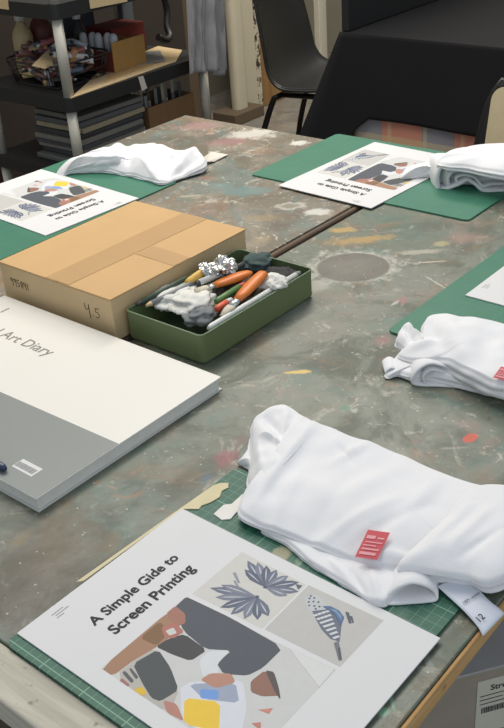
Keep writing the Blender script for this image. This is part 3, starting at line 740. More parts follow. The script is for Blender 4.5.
pan = [(0.6953, 0.3424, 0.7900),(0.7166, 0.2845, 0.7900),(0.6887, 0.2383, 0.7880),(0.6019, 0.2709, 0.7780),(0.5912, 0.2983, 0.7760),(0.5778, 0.3301, 0.7750),(0.5686, 0.3520, 0.7750),(0.5878, 0.3515, 0.7800),(0.6302, 0.3458, 0.7860)]
bm = B_(); cloth_slab(bm, pan, TT+.020, TT+.041, layers=1, bulge=.001, amp=.0022, seed=4.1, n=120, K=30, freq=18, pw=3,
    wr=[((0.6667, 0.3149, 0.7900), (0.6039, 0.3205, 0.7840), .006, .0035), ((0.6465, 0.2945, 0.7900), (0.6030, 0.3081, 0.7840), .004, -.003), ((0.6629, 0.3332, 0.7900), (0.5996, 0.3382, 0.7840), .005, .0025)], edge_noise=.0008)
obj('folded_side', bm, WHITE_CLOTH, s1)
slv = [(0.6001, 0.5519, 0.7620),(0.6247, 0.5678, 0.7660),(0.6502, 0.5870, 0.7720),(0.6742, 0.6048, 0.7780),(0.6893, 0.6010, 0.7830),(0.7053, 0.5908, 0.7860),(0.7074, 0.5783, 0.7880),(0.7007, 0.5539, 0.7900),(0.6903, 0.5276, 0.7900),(0.6502, 0.5212, 0.7900),(0.5971, 0.5164, 0.7840),(0.5769, 0.5186, 0.7760)]
bm = B_(); cloth_slab(bm, slv, TT+.0035, TT+.036, layers=3, bulge=.0022, amp=.003, seed=7.7, n=140, K=30, freq=26,
    wr=[((0.6799, 0.5909, 0.7800), (0.6569, 0.5476, 0.7860), .005, -.007), ((0.6965, 0.5784, 0.7860), (0.6623, 0.5356, 0.7900), .005, .005), ((0.6534, 0.5750, 0.7800), (0.6453, 0.5412, 0.7850), .003, .006), ((0.6876, 0.5632, 0.7860), (0.6465, 0.5369, 0.7860), .004, -.006), ((0.6439, 0.5756, 0.7800), (0.6007, 0.5324, 0.7800), .004, .003)])
obj('sleeve', bm, WHITE_CLOTH, s1)
wing = [(0.6279, 0.5909, 0.7560),(0.6332, 0.5877, 0.7620),(0.6441, 0.5897, 0.7640),(0.6599, 0.5984, 0.7660),(0.6570, 0.5873, 0.7680),(0.6316, 0.5640, 0.7660),(0.6127, 0.5516, 0.7620),(0.6000, 0.5495, 0.7580),(0.6241, 0.5706, 0.7600),(0.6273, 0.5820, 0.7560)]
bm = B_(); cloth_slab(bm, wing, TT+.0012, TT+.014, layers=1, bulge=.001, amp=.0015, seed=3, n=70, K=12, freq=40); obj('hem', bm, WHITE_CLOTH, s1)
und = [(0.5557, 0.4975, 0.7600),(0.5518, 0.4627, 0.7610),(0.5425, 0.4300, 0.7610),(0.5393, 0.3974, 0.7600),(0.5354, 0.3721, 0.7600),(0.5334, 0.3561, 0.7610),(0.5380, 0.3458, 0.7620),(0.5510, 0.3469, 0.7630),(0.5672, 0.3448, 0.7635),(0.5832, 0.3340, 0.7620),(0.5891, 0.3213, 0.7620),(0.5999, 0.3155, 0.7640),(0.6102, 0.3758, 0.7640),(0.5839, 0.4486, 0.7640)]
bm = B_(); cloth_slab(bm, und, TT+.0033, TT+.0135, layers=2, bulge=.0016, amp=.0015, seed=9.2, n=160, K=24, freq=22,
    wr=[((0.5522, 0.4143, 0.7620), (0.5418, 0.3872, 0.7600), .003, .0025), ((0.5506, 0.3889, 0.7620), (0.5343, 0.3630, 0.7600), .003, -.003), ((0.5577, 0.3722, 0.7620), (0.5383, 0.3532, 0.7600), .0035, .003)]); obj('under_layer', bm, WHITE_CLOTH, s1)
bm = B_(); dv = Vector((.052, .030, .002))
fold_strip(bm, [(0.5419, 0.3473, 0.7546), (0.5480, 0.3470, 0.7594), (0.5536, 0.3413, 0.7675), (0.5623, 0.3334, 0.7699), (0.5688, 0.3242, 0.7664), (0.5734, 0.3178, 0.7594), (0.5702, 0.3140, 0.7546), (0.5632, 0.3199, 0.7544), (0.5541, 0.3305, 0.7544), (0.5461, 0.3397, 0.7544)], dv, .0030, 80, 8, 1., .0008, closed=True)
obj('sleeve_opening', bm, WHITE_CLOTH, s1)
lab = [((0.5807, 0.3193, 0.7600), (0.6036, 0.3075, 0.7620)), ((0.5767, 0.3051, 0.7580), (0.5975, 0.2895, 0.7610)), ((0.5717, 0.2886, 0.7560), (0.5917, 0.2739, 0.7590)), ((0.5674, 0.2757, 0.7530), (0.5915, 0.2651, 0.7560)), ((0.5640, 0.2681, 0.7510), (0.5915, 0.2602, 0.7530)), ((.5615,.2640,TT-.002), (.5920,.2600,TT+.001))]
bm = B_(); L_ = spline([a for a, _ in lab], 24, False); R_ = spline([c for _, c in lab], 24, False)
g = [[bm.verts.new(a.lerp(c, i/6)) for i in range(7)] for a, c in zip(L_, R_)]
for A, Bq in zip(g, g[1:]):
    for i in range(6): bm.faces.new((A[i], A[i+1], Bq[i+1], Bq[i])).smooth = True
nl = obj('neck_label', bm, mat('satin_label', (214, 218, 226), .5, var=.03), s1, label='shiny white neck label')
nl.modifiers.new('thickness', 'SOLIDIFY').thickness = .0005
def label_text(body, width, at_i, off, name):
    A, C2 = L_[at_i], R_[at_i]; A2, D2 = L_[at_i+2], R_[at_i+2]
    x = (C2-A).normalized(); y = (A-A2).normalized(); z = x.cross(y).normalized(); y = z.cross(x)
    o0 = A+x*off[0]+y*off[1]+z*.0016-s1.location
    lettering(name, body, width, Matrix.Translation(o0) @ Matrix(((x.x,y.x,z.x,0),(x.y,y.y,z.y,0),(x.z,y.z,z.z,0),(0,0,0,1))), INK, nl, .01)
label_text('12', .0065, 19, (.004, .0), 'printed_size')
label_text('100% cotton', .018, 11, (.004, .0), 'printed_word')
sticker(s1, [(0.5587, 0.3910, 0.7715), (0.5841, 0.3938, 0.7840), (0.5920, 0.3752, 0.7840), (0.5668, 0.3728, 0.7715)], .0016)

# --- the far right one, a plump bundle
s2 = thing('t_shirt', 'plump white folded T-shirt bundle by the black cloth, its sleeve over the far sheet', 't-shirt', (1.53, .78, TT+.003), TG)
bk = Vector((.045, .040, 0))
top = [(1.4668, 0.8360, 0.8000),(1.4786, 0.8311, 0.8100),(1.5011, 0.8203, 0.8160),(1.5304, 0.7874, 0.8180),(1.5492, 0.7397, 0.8180),(1.5624, 0.6809, 0.8160),(1.4956, 0.6369, 0.8080),(1.4576, 0.7037, 0.8050),(1.4622, 0.7693, 0.8050),(1.4568, 0.8086, 0.8020)]
bm = B_(); cloth_slab(bm, top, TT+.040, TT+.068, layers=2, bulge=.0035, amp=.003, seed=2.2, n=120, K=24, freq=14); obj('body_fabric', bm, WHITE_CLOTH, s2)
core = [(p[0], p[1], TT+.045) for p in ((1.4916, 0.8226, 0.7540),(1.5441, 0.8482, 0.7540),(1.6116, 0.8171, 0.7540),(1.6527, 0.7177, 0.7540),(1.5972, 0.6639, 0.7540),(1.5235, 0.7338, 0.7540),(1.4996, 0.7872, 0.7540))]
bm = B_(); cloth_slab(bm, core, TT+.004, TT+.046, layers=4, bulge=.003, amp=.001, seed=5, n=90, K=10); obj('folded_side', bm, WHITE_CLOTH, s2)
bm = B_()
gy = 190
F_ = [(438,190,188),(437,190,172),(444,190,163),(460,191,165),(480,192,168),(498,193,168),(520,194,172)]
fold_strip(bm, [(1.4600, 0.8285, 0.7519),(1.4591, 0.8300, 0.7759),(1.4634, 0.8224, 0.7941),(1.4726, 0.7958, 0.7957),(1.4867, 0.7605, 0.7901),(1.4990, 0.7287, 0.7898),(1.5111, 0.6972, 0.7861)], bk, .007, 60, 5, 1, .003)
fold_strip(bm, [(1.4693, 0.8118, 0.7537),(1.4676, 0.8148, 0.7722),(1.4736, 0.8043, 0.7850),(1.4827, 0.7778, 0.7848),(1.4900, 0.7546, 0.7792),(1.4957, 0.7346, 0.7791),(1.5072, 0.7140, 0.7808)], bk, .006, 60, 5, 2, .003)
fold_strip(bm, [(1.4600, 0.8285, 0.7500),(1.4685, 0.8133, 0.7519),(1.4726, 0.7958, 0.7611),(1.4793, 0.7838, 0.7702),(1.4817, 0.7695, 0.7647),(1.4857, 0.7523, 0.7537),(1.4990, 0.7287, 0.7555),(1.5111, 0.6972, 0.7555)], bk, .006, 60, 5, 3, .003)
fold_strip(bm, [(1.4770, 0.7982, 0.7611),(1.4753, 0.8012, 0.7722),(1.4820, 0.7892, 0.7776),(1.4860, 0.7718, 0.7739),(1.4884, 0.7576, 0.7610),(1.4967, 0.7427, 0.7646),(1.5039, 0.7198, 0.7664)], bk*.7, .005, 60, 5, 4, .003)
obj('hem', bm, WHITE_CLOTH, s2)
slv = [(1.4646, 0.9078, 0.7590),(1.5008, 0.9197, 0.7630),(1.5196, 0.9013, 0.7680),(1.5235, 0.8787, 0.7800),(1.4932, 0.8433, 0.8020),(1.4712, 0.8166, 0.8000),(1.4822, 0.8383, 0.7840),(1.4931, 0.8688, 0.7700),(1.4760, 0.8917, 0.7620)]
bm = B_(); cloth_slab(bm, slv, TT+.0054, TT+.028, layers=1, bulge=.002, amp=.002, seed=8, n=80, K=16, freq=25); obj('sleeve', bm, WHITE_CLOTH, s2)

# --- the far left one, low and crumpled
s3 = thing('t_shirt', 'white crumpled T-shirt lying on the far left mat before the shelves', 't-shirt', (1.27, 1.40, TT+.003), TG)
top = [(1.1634, 1.5079, 0.7560),(1.1975, 1.5214, 0.7640),(1.2093, 1.5019, 0.7760),(1.2306, 1.4765, 0.7840),(1.2561, 1.4560, 0.7900),(1.2757, 1.4467, 0.7960),(1.2869, 1.4248, 0.7920),(1.3205, 1.4020, 0.7920),(1.3206, 1.3742, 0.7920),(1.3252, 1.3249, 0.7860),(1.3526, 1.3128, 0.7860),(1.3448, 1.2876, 0.7820),(1.3241, 1.2628, 0.7680),(1.2664, 1.2731, 0.7620),(1.2246, 1.2806, 0.7600),(1.2255, 1.3128, 0.7620),(1.2269, 1.3686, 0.7620),(1.2192, 1.4310, 0.7620),(1.2004, 1.4655, 0.7620),(1.1840, 1.4891, 0.7590)]
wr = [((1.2082, 1.4901, 0.7700), (1.2512, 1.4242, 0.7800), .012, .009), ((1.1947, 1.4703, 0.7650), (1.2379, 1.4349, 0.7700), .008, -.009), ((1.2733, 1.4444, 0.7950), (1.2366, 1.4258, 0.7800), .008, .008), ((1.2736, 1.4228, 0.7900), (1.2367, 1.3754, 0.7800), .008, -.008),
      ((1.2925, 1.4138, 0.7900), (1.2424, 1.3283, 0.7700), .010, .007), ((1.3111, 1.3516, 0.7900), (1.2326, 1.2763, 0.7700), .008, -.006), ((1.3540, 1.3095, 0.7800), (1.2549, 1.2820, 0.7700), .008, .008), ((1.3341, 1.3207, 0.7800), (1.2767, 1.3135, 0.7700), .007, -.006), ((1.3339, 1.2819, 0.7700), (1.2444, 1.2785, 0.7620), .005, -.006)]
bm = B_(); cloth_slab(bm, top, TT+.0034, TT+.036, layers=2, bulge=.003, amp=.0045, wr=wr, seed=6.4, n=200, K=40, freq=20, pw=1.8); obj('body_fabric', bm, WHITE_CLOTH, s3)
cuff = [(1.1654, 1.5164, 0.7560),(1.1750, 1.5129, 0.7660),(1.1887, 1.5020, 0.7780),(1.2059, 1.4839, 0.7860),(1.2266, 1.4587, 0.7920),(1.2423, 1.4291, 0.7940),(1.2344, 1.4049, 0.7880),(1.2125, 1.4454, 0.7820),(1.1957, 1.4756, 0.7720),(1.1800, 1.4903, 0.7600),(1.1643, 1.4941, 0.7560)]
bm = B_(); cloth_slab(bm, cuff, TT+.0034, TT+.038, layers=2, bulge=.002, amp=.003, seed=11, n=110, K=16, freq=25); obj('sleeve', bm, WHITE_CLOTH, s3)
bm = B_()
pts = [(1.3526, 1.2971, 0.7620), (1.4139, 1.3258, 0.7560), (1.4251, 1.2901, 0.7520), (1.3781, 1.2865, 0.7520), (1.3624, 1.2907, 0.7560)]
bm.faces.new([bm.verts.new(p) for p in pts]); nl3 = obj('neck_label', bm, mat('cream_label', (208, 200, 188), .6), s3, label='cream neck label poking out'); nl3.modifiers.new('thickness', 'SOLIDIFY').thickness = .0012

# --- the right one, with hanging open folds
s4 = thing('t_shirt', 'white folded T-shirt at the right edge with open rolled hems', 't-shirt', (.93, .49, TT), TG)
top = [(0.8961, 0.5575, 0.7700),(0.9118, 0.5530, 0.7780),(0.9253, 0.5429, 0.7860),(0.9490, 0.5530, 0.7920),(0.9682, 0.5558, 0.7940),(0.9775, 0.5441, 0.7960),(0.9809, 0.5234, 0.7960),(0.9868, 0.4989, 0.7960),(0.9874, 0.4303, 0.7960),(0.9075, 0.3619, 0.7920),(0.8831, 0.4093, 0.7860),(0.8855, 0.4416, 0.7860),(0.8935, 0.4741, 0.7850),(0.8993, 0.4986, 0.7840),(0.8927, 0.5191, 0.7780)]
wr = [((0.9480, 0.5439, 0.7950), (0.9058, 0.4997, 0.7860), .008, -.006), ((0.9664, 0.5348, 0.7950), (0.9024, 0.4636, 0.7880), .012, .004), ((0.9079, 0.5478, 0.7800), (0.9225, 0.5149, 0.7900), .007, .006), ((0.9684, 0.4729, 0.7950), (0.8964, 0.4475, 0.7880), .012, -.003)]
bm = B_(); cloth_slab(bm, top, TT+.012, TT+.046, layers=2, bulge=.003, amp=.004, wr=wr, seed=3.3, n=160, K=36, freq=18, edge_noise=.002); obj('body_fabric', bm, WHITE_CLOTH, s4)
ear = [(0.9226, 0.5770, 0.7700),(0.9344, 0.5801, 0.7780),(0.9466, 0.5819, 0.7820),(0.9534, 0.5773, 0.7860),(0.9407, 0.5622, 0.7860),(0.9278, 0.5416, 0.7880),(0.9092, 0.5346, 0.7820),(0.9034, 0.5450, 0.7760),(0.9158, 0.5640, 0.7700)]
bm = B_(); cloth_slab(bm, ear, TT+.012, TT+.030, layers=2, bulge=.002, amp=.003, seed=5.3, n=90, K=18, freq=40, wr=[((0.9420, 0.5761, 0.7800), (0.9170, 0.5477, 0.7800), .004, -.007)]); obj('sleeve', bm, WHITE_CLOTH, s4)
low = [(0.9154, 0.5637, 0.7660),(0.9475, 0.5430, 0.7700),(0.9952, 0.4451, 0.7700),(0.9210, 0.3775, 0.7640),(0.9003, 0.4227, 0.7620),(0.8943, 0.4580, 0.7640),(0.8894, 0.4951, 0.7680),(0.8856, 0.5131, 0.7640),(0.8761, 0.5253, 0.7620),(0.8767, 0.5452, 0.7580),(0.8659, 0.5525, 0.7540),(0.8690, 0.5588, 0.7560),(0.8814, 0.5581, 0.7600)]
bm = B_(); cloth_slab(bm, low, TT+.0012, TT+.02, layers=2, bulge=.002, amp=.002, seed=2.9, n=160, K=24, freq=26, center=(0.9284, 0.5035, 0.7600)); obj('under_layer', bm, WHITE_CLOTH, s4)
bm = B_(); bk4 = Vector((.032, .028, 0))
fold_strip(bm, [(0.8721, 0.5212, 0.7528),(0.8721, 0.5212, 0.7612),(0.8779, 0.5165, 0.7709),(0.8870, 0.5068, 0.7764),(0.8948, 0.4909, 0.7736),(0.9017, 0.4720, 0.7680),(0.9080, 0.4543, 0.7611),(0.9098, 0.4474, 0.7542),(0.9060, 0.4532, 0.7507),(0.8965, 0.4717, 0.7514),(0.8856, 0.4923, 0.7514),(0.8772, 0.5092, 0.7506)], bk4, .0036, 90, 5, 1, .0012, closed=True)
fold_strip(bm, [(0.8792, 0.5104, 0.7528),(0.8786, 0.5113, 0.7626),(0.8857, 0.5046, 0.7695),(0.8934, 0.4887, 0.7667),(0.9017, 0.4720, 0.7597),(0.9054, 0.4581, 0.7542)], bk4, .0028, 60, 5, 2, .0012)
fold_strip(bm, [(0.8876, 0.4935, 0.7514),(0.8927, 0.4856, 0.7584),(0.8959, 0.4767, 0.7625),(0.9016, 0.4640, 0.7555)], bk4*.8, .0028, 40, 5, 3, .001)
fold_strip(bm, [(0.8695, 0.5548, 0.7514),(0.8701, 0.5581, 0.7571),(0.8761, 0.5533, 0.7613),(0.8814, 0.5452, 0.7557),(0.8846, 0.5359, 0.7528)], bk4*.6, .0026, 40, 5, 5, .001)
fold_strip(bm, [(0.9053, 0.4502, 0.7541),(0.9077, 0.4385, 0.7583),(0.9113, 0.4250, 0.7610),(0.9155, 0.4107, 0.7609)], bk4, .0036, 40, 5, 4, .001)
obj('hem', bm, WHITE_CLOTH, s4)
sticker(s4, [(0.8802, 0.4226, 0.7870), (0.8944, 0.4206, 0.7950), (0.8963, 0.4056, 0.7950), (0.8822, 0.4077, 0.7870)], .0022)

# ------------------------------------------------------------------ black shelving unit
ZS = .707
u0, u1, v0, v1 = 1.70, 2.235, 2.10, 2.45
sh = thing('shelving_unit', 'black plastic shelving unit with grey tube posts behind the work tables', 'shelves', ((u0+u1)/2, (v0+v1)/2, 0))
zs = [ZS-.480, ZS-.210, ZS, ZS+.242]
for z in zs:
    bm = B_(); pr_ = rounded(u0-.021, v0-.021, u1+.021, v1+.021, .018, 4)
    bm_prism(bm, pr_, z-.038, z); obj('shelf', bm, BLACK_PLASTIC, sh)
for uu in (u0, u1):
    for vv in (v0, v1):
        for za, zb in zip([0]+zs, [z-.038 for z in zs]+[1.42]):
            bm = B_(); bm_tube(bm, [(uu, vv, za), (uu, vv, zb)], .0145, 18); obj('post', bm, POLE, sh)
# paper shelf tags
def tagcard(label, pts, off, th=.001):
    pts = [Vector(p) for p in pts]; nrm = (pts[1]-pts[0]).cross(pts[2]-pts[0]).normalized()
    bm = B_(); a = [bm.verts.new(p) for p in pts]; c = [bm.verts.new(p+Vector(off)) for p in pts]
    bm.faces.new(a); bm.faces.new(c[::-1]); n = len(a)
    for i in range(n): bm.faces.new((a[i], a[(i+1) % n], c[(i+1) % n], c[i]))
    return tag(obj('card_label', bm, CARD_PALE, None, pts[0]), label, 'card label', 'card labels on the shelving unit')
tagcard('tan card label on the left side of the upper shelf', [(1.6772, 2.265, ZS+.220), (1.6772, 2.45, ZS+.222), (1.6772, 2.45, ZS+.30), (1.6772, 2.258, ZS+.30)], (.0015, 0, 0))
tagcard('tan card label on the front of the upper shelf', [(1.80, 2.0773, ZS+.212), (1.935, 2.0773, ZS+.207), (1.935, 2.0773, ZS+.27), (1.80, 2.0773, ZS+.27)], (0, .0015, 0))
bm = B_(); q = [(1.9415, 2.0787, 0.7067), (1.9614, 2.0787, 0.7050), (1.9715, 2.0787, 0.6682), (1.9505, 2.0787, 0.6646)]
vs = [bm.verts.new(p) for p in q]; bm.faces.new(vs); o = obj('paper_tag', bm, mat('white_tag', (190, 184, 170), .7), None, q[0]); o.modifiers.new('thickness', 'SOLIDIFY').thickness = .0012
tag(o, 'small white paper tag stuck to the front lip of the middle shelf', 'tag')

# wire basket full of paint tubes
bc = (1.830, 2.285)
wb = thing('wire_basket', 'wire basket heaped with paint tubes on the middle shelf', 'basket', (bc[0], bc[1], ZS))
WIRE = mat('dark_wire', (70, 62, 60), .45, metal=.5)
def bring(h, k): return [(bc[0]+p[0]*k, bc[1]+p[1]*k, ZS+h) for p in rounded(-.105, -.115, .105, .115, .04, 6)]
bm = B_(); bm_tube(bm, bring(.066, 1.05), .0028, 8, closed=True); obj('rim', bm, WIRE, wb)
bm = B_()
for h, k in ((.003, .92), (.03, .97), (.056, 1.03)): bm_tube(bm, bring(h, k), .0013, 6, closed=True)
lo_, hi_ = bring(.003, .92), bring(.066, 1.05)
for i in range(0, len(lo_)): bm_tube(bm, [lo_[i], hi_[i]], .0012, 6)
for i in range(6): bm_tube(bm, [(bc[0]-.09+.036*i, bc[1]-.1, ZS+.003), (bc[0]-.09+.036*i, bc[1]+.1, ZS+.003)], .0012, 6)
obj('wire_mesh', bm, WIRE, wb)
tube_cols = [(206,200,196),(168,96,92),(96,108,124),(196,172,120),(120,88,76),(214,212,214),(150,96,112),(88,88,90),(180,132,92),(160,166,170)]
def paint_tube(p, ax, L, r, ci):
    ax = Vector(ax).normalized(); p = Vector(p)
    th = thing('paint_tube', 'paint tube heaped in the wire basket on the middle shelf', 'paint tube', p, 'paint tubes in the wire basket')
    bm = B_(); bm_tube(bm, [p-ax*L*.5, p+ax*L*.34, p+ax*L*.40], [r, r, r*.5], 10); obj('tube', bm, mat('tube_%d' % ci, tube_cols[ci], .4, var=.05), th)
    bm = B_(); bm_tube(bm, [p+ax*L*.405, p+ax*L*.5], [r*.55, r*.5], 10); obj('cap', bm, mat('tube_cap_%d' % (ci % 2), ((30,30,30),(214,212,206))[ci % 2], .4), th)
for i in range(110):
    a = random.uniform(0, 2*PI); rr = math.sqrt(random.random())
    lay = i/110
    p = (bc[0]+.092*rr*math.cos(a), bc[1]+.100*rr*math.sin(a), ZS+.012+.075*lay+.03*(1-rr)*lay)
    paint_tube(p, (random.uniform(-1,1), random.uniform(-1,1), random.uniform(-.35,.35)), random.uniform(.05, .085), random.uniform(.0055, .009), random.randrange(10))
bm = B_(); q = [(1.6869, 2.2200, 0.7805), (1.7975, 2.2700, 0.8012), (1.7423, 2.2000, 0.7701), (1.6978, 2.1800, 0.7739)]
vs = [bm.verts.new(p) for p in q]; bm.faces.new(vs); o = obj('card_scrap', bm, CARD_PALE, None, q[0]); o.modifiers.new('thickness', 'SOLIDIFY').thickness = .002
tag(o, 'tan card scrap sticking out of the wire basket', 'card scrap')

# bottles behind the basket
def bottle(label, x, y, h, r, m, capm):
    th = thing('paint_bottle', label, 'bottle', (x, y, ZS), 'paint bottles on the middle shelf')
    bm = B_(); lathe(bm, [(r*.9, 0), (r, .004), (r, h*.62), (r*.85, h*.72), (r*.42, h*.84), (r*.4, h*.88)], (x, y, ZS)); obj('bottle_body', bm, m, th)
    bm = B_(); lathe(bm, [(r*.5, h*.885), (r*.5, h*.985), (r*.42, h)], (x, y, ZS)); obj('cap', bm, capm, th)
bottle('cream paint bottle behind the left of the wire basket', 1.835, 2.436, .170, .030, mat('cream_bottle', (196, 176, 130), .5), WHITE_PLASTIC)
bottle('dark red paint bottle with white cap behind the wire basket', 1.905, 2.436, .180, .034, mat('maroon_bottle', (104, 52, 44), .5), WHITE_PLASTIC)
bottle('black paint bottle with white cap between post and cardboard tray', 1.985, 2.36, .15, .024, mat('black_bottle', (44, 40, 38), .5), WHITE_PLASTIC)

# open cardboard tray with white tubes
cx0, cx1, cy0, cy1 = 1.935, 2.065, 2.165, 2.31
tb = thing('cardboard_tray', 'small open cardboard box of white tubes on the middle shelf', 'box', ((cx0+cx1)/2, (cy0+cy1)/2, ZS))
bm = B_(); bm_box(bm, (cx0, cy0, ZS), (cx1, cy1, ZS+.003)); wl = .003
bm_box(bm, (cx0, cy0, ZS+.003), (cx1, cy0+wl, ZS+.088)); bm_box(bm, (cx0, cy1-wl, ZS+.003), (cx1, cy1, ZS+.075))
bm_box(bm, (cx1-wl, cy0+wl, ZS+.003), (cx1, cy1-wl, ZS+.075)); obj('box_wall', bm, mat('ochre_card', (170, 130, 70), .8, var=.08), tb)
bm = B_(); bm_box(bm, (cx0, cy0+wl, ZS+.003), (cx0+wl, cy1-wl, ZS+.06)); obj('box_wall', bm, mat('red_print_card', (120, 56, 44), .8, var=.3, scale=60), tb, label='red printed end of the box')
for i in range(5):
    x, y = 1.953+.014*(i % 2)+.012*(i//2), 2.305-.026*i
    th = thing('white_tube', 'white tube standing in the small open cardboard box', 'tube', (x, y, ZS+.0032), 'white tubes in the cardboard tray')
    bm = B_(); lathe(bm, [(.012, 0), (.0125, .004), (.0125, .085), (.010, .096), (.004, .101)], (x, y, ZS+.0032), 16); obj('tube_body', bm, mat('pale_grey_tube', (190, 192, 196), .45), th)
# red carton behind, blue-grey folders
bm = B_(); bm_box(bm, (2.08, 2.32, ZS), (2.22, 2.44, ZS+.085), bev=.002); tag(obj('red_carton', bm, mat('dull_red_card', (116, 44, 38), .8, var=.1), None, (2.15, 2.38, ZS)), 'dull red carton at the back of the middle shelf', 'box')
for i, (x, y, w_, hgt, lab) in enumerate(((2.06, 2.470, .17, .2, 'left dark blue-grey folder standing behind the cardboard tray'), (2.26, 2.44, .11, .2, 'right dark blue-grey folder standing near the grey garment'))):
    bm = B_(); bm_box(bm, (x-w_/2, y-.008, ZS), (x+w_/2, y+.008, ZS+hgt), bev=.004)
    if i == 1: bmesh.ops.rotate(bm, cent=(x, y, ZS), matrix=Matrix.Rotation(.5, 3, 'Z'), verts=bm.verts)
    tag(obj('folder', bm, mat('slate_card', (78, 84, 92), .6, var=.08), None, (x, y, ZS)), lab, 'folder')
# card sheets along the front of the shelf
k = 0
for pts, z, lab in (([(1.6877, 2.0813, 0.7090),(2.1262, 2.1035, 0.7090),(2.2439, 2.1889, 0.7090),(2.2552, 2.3046, 0.7090),(1.9461, 2.2425, 0.7090),(1.8121, 2.1553, 0.7090)], ZS, 'largest flat tan card sheet along the front of the middle shelf'),
               ([(1.8453, 2.1165, 0.7110),(2.0637, 2.1340, 0.7110),(2.1647, 2.2859, 0.7110),(1.9734, 2.2195, 0.7110)], ZS+.0022, 'second flat card sheet lying on the largest one'),
               ([(2.0055, 2.1757, 0.7140),(2.1058, 2.1288, 0.7140),(2.1988, 2.2400, 0.7140),(2.1549, 2.2755, 0.7140)], ZS+.0044, 'grey-white paper sheet on top of the flat cards')):
    bm = B_(); bm_prism(bm, [p[:2] for p in pts], z, z+.002)
    tag(obj('card_sheet', bm, [CARD_PALE, CARD, mat('grey_paper', (150, 148, 142), .8)][k], None, pts[0]), lab, 'card'); k += 1
# lower shelf: stack of dark folders and an open crate of tools
ZL = ZS-.210
for i in range(9):
    a = random.uniform(-.05, .05); x, y = 1.86+random.uniform(-.012,.012), 2.22+random.uniform(-.008,.012)
    bm = B_(); bm_box(bm, (x-.125, y-.10, ZL+.0155*i), (x+.125, y+.10, ZL+.0155*i+.0145), bev=.003)
    bmesh.ops.rotate(bm, cent=(x, y, 0), matrix=Matrix.Rotation(a, 3, 'Z'), verts=bm.verts)
    c = [(92,92,90),(72,72,72),(144,138,126),(80,82,84),(124,120,112),(66,66,66),(160,148,120),(96,96,96),(120,116,108)][i]
    tag(obj('sketch_pad', bm, mat('pad_%d' % i, c, .7, var=.15), None, (x, y, ZL+.0155*i)), 'dark sketch pad stacked on the lower shelf behind the left T-shirt', 'pad', 'sketch pads stacked on the lower shelf')
kx0, kx1, ky0, ky1 = 2.005, 2.205, 2.12, 2.26
cr = thing('tool_box', 'open cardboard tray of upright tools on the lower shelf', 'box', (2.1, 2.19, ZL))
bm = B_(); bm_box(bm, (kx0, ky0, ZL), (kx1, ky1, ZL+.003)); bm_box(bm, (kx0, ky0, ZL+.003), (kx1, ky0+.004, ZL+.098)); bm_box(bm, (kx0, ky1-.004, ZL+.003), (kx1, ky1, ZL+.098))
bm_box(bm, (kx0, ky0+.004, ZL+.003), (kx0+.004, ky1-.004, ZL+.098)); bm_box(bm, (kx1-.004, ky0+.004, ZL+.003), (kx1, ky1-.004, ZL+.098)); obj('box_wall', bm, mat('brown_tray', (132, 100, 66), .8, var=.1), cr)
tc_ = [(110,112,108),(84,92,100),(150,146,136),(96,80,66),(120,122,118),(70,74,78),(166,160,146),(104,110,112),(140,118,80),(60,60,60)]
for i in range(10):
    x = kx0+.017+.0185*i; y = ky0+.025+.05*((i*3) % 4)/4; hh = .125+.035*((i*7) % 5)/5
    th = thing('hand_tool', 'slim tool standing in the tray on the lower shelf', 'tool', (x, y, ZL+.0032), 'upright tools in the tray')
    bm = B_(); lathe(bm, [(.006, 0), (.007, .01), (.0065, hh*.6), (.005, hh*.65)], (x, y, ZL+.0032), 12); obj('handle', bm, mat('tool_%d' % i, tc_[i], .5), th)
    bm = B_(); bm_box(bm, (x-.006, y-.002, ZL+.0032+hh*.652), (x+.006, y+.002, ZL+.0032+hh), bev=.0008); obj('blade', bm, mat('tool_blade_%d' % (i % 3), ((150,150,146),(176,170,150),(90,92,92))[i % 3], .45, metal=.3), th)

# left of the unit
bm = B_(); vs = rounded(1.10, 1.95, 1.56, 2.34, .05, 6)
tb2 = thing('shade_filler_tub', 'black plastic tub added to fill the shaded floor left of the shelving unit', 'tub', (1.33, 2.14, 0))  # made-up black tub, stands in for the shaded floor here
bm.free(); obj('tub_wall', rings_bm([[(1.33+(p[0]-1.33)*s, 2.145+(p[1]-2.145)*s, z) for p in vs] for s, z in ((.86,0),(.98,.40),(.94,.40),(.84,.02))]), mat('tub_black', (50, 50, 48), .6), tb2)
bm = B_(); bm_tube(bm, [(1.33+(p[0]-1.33)*.985, 2.145+(p[1]-2.145)*.985, .40) for p in vs], .009, 8, closed=True); obj('rim', bm, DARK_GREY, tb2)
bm = B_(); bm_box(bm, (1.70, 2.60, 0), (1.82, 2.66, 1.30), bev=.003); tag(obj('wooden_post', bm, DARK_WOOD, None, (1.76, 2.63, 0)), 'dark brown wooden post behind the left side of the shelves', 'post')
bm = B_(); bm_box(bm, (1.62, 2.72, 0), (1.70, 2.78, 1.30), bev=.003); tag(obj('pale_post', bm, mat('pale_paint', (140, 134, 124), .7), None, (1.66, 2.75, 0)), 'pale painted post at the far left edge', 'post')
bm = B_(); bm_box(bm, (1.76, 2.80, 0), (2.9, 2.9, 1.5), bev=.004); tag(obj('dark_cabinet', bm, mat('dark_brown_panel', (52, 44, 38), .7, var=.15, scale=10), None, (2.3, 2.85, 0)), 'dark brown cupboard back behind the shelving unit', 'cabinet')
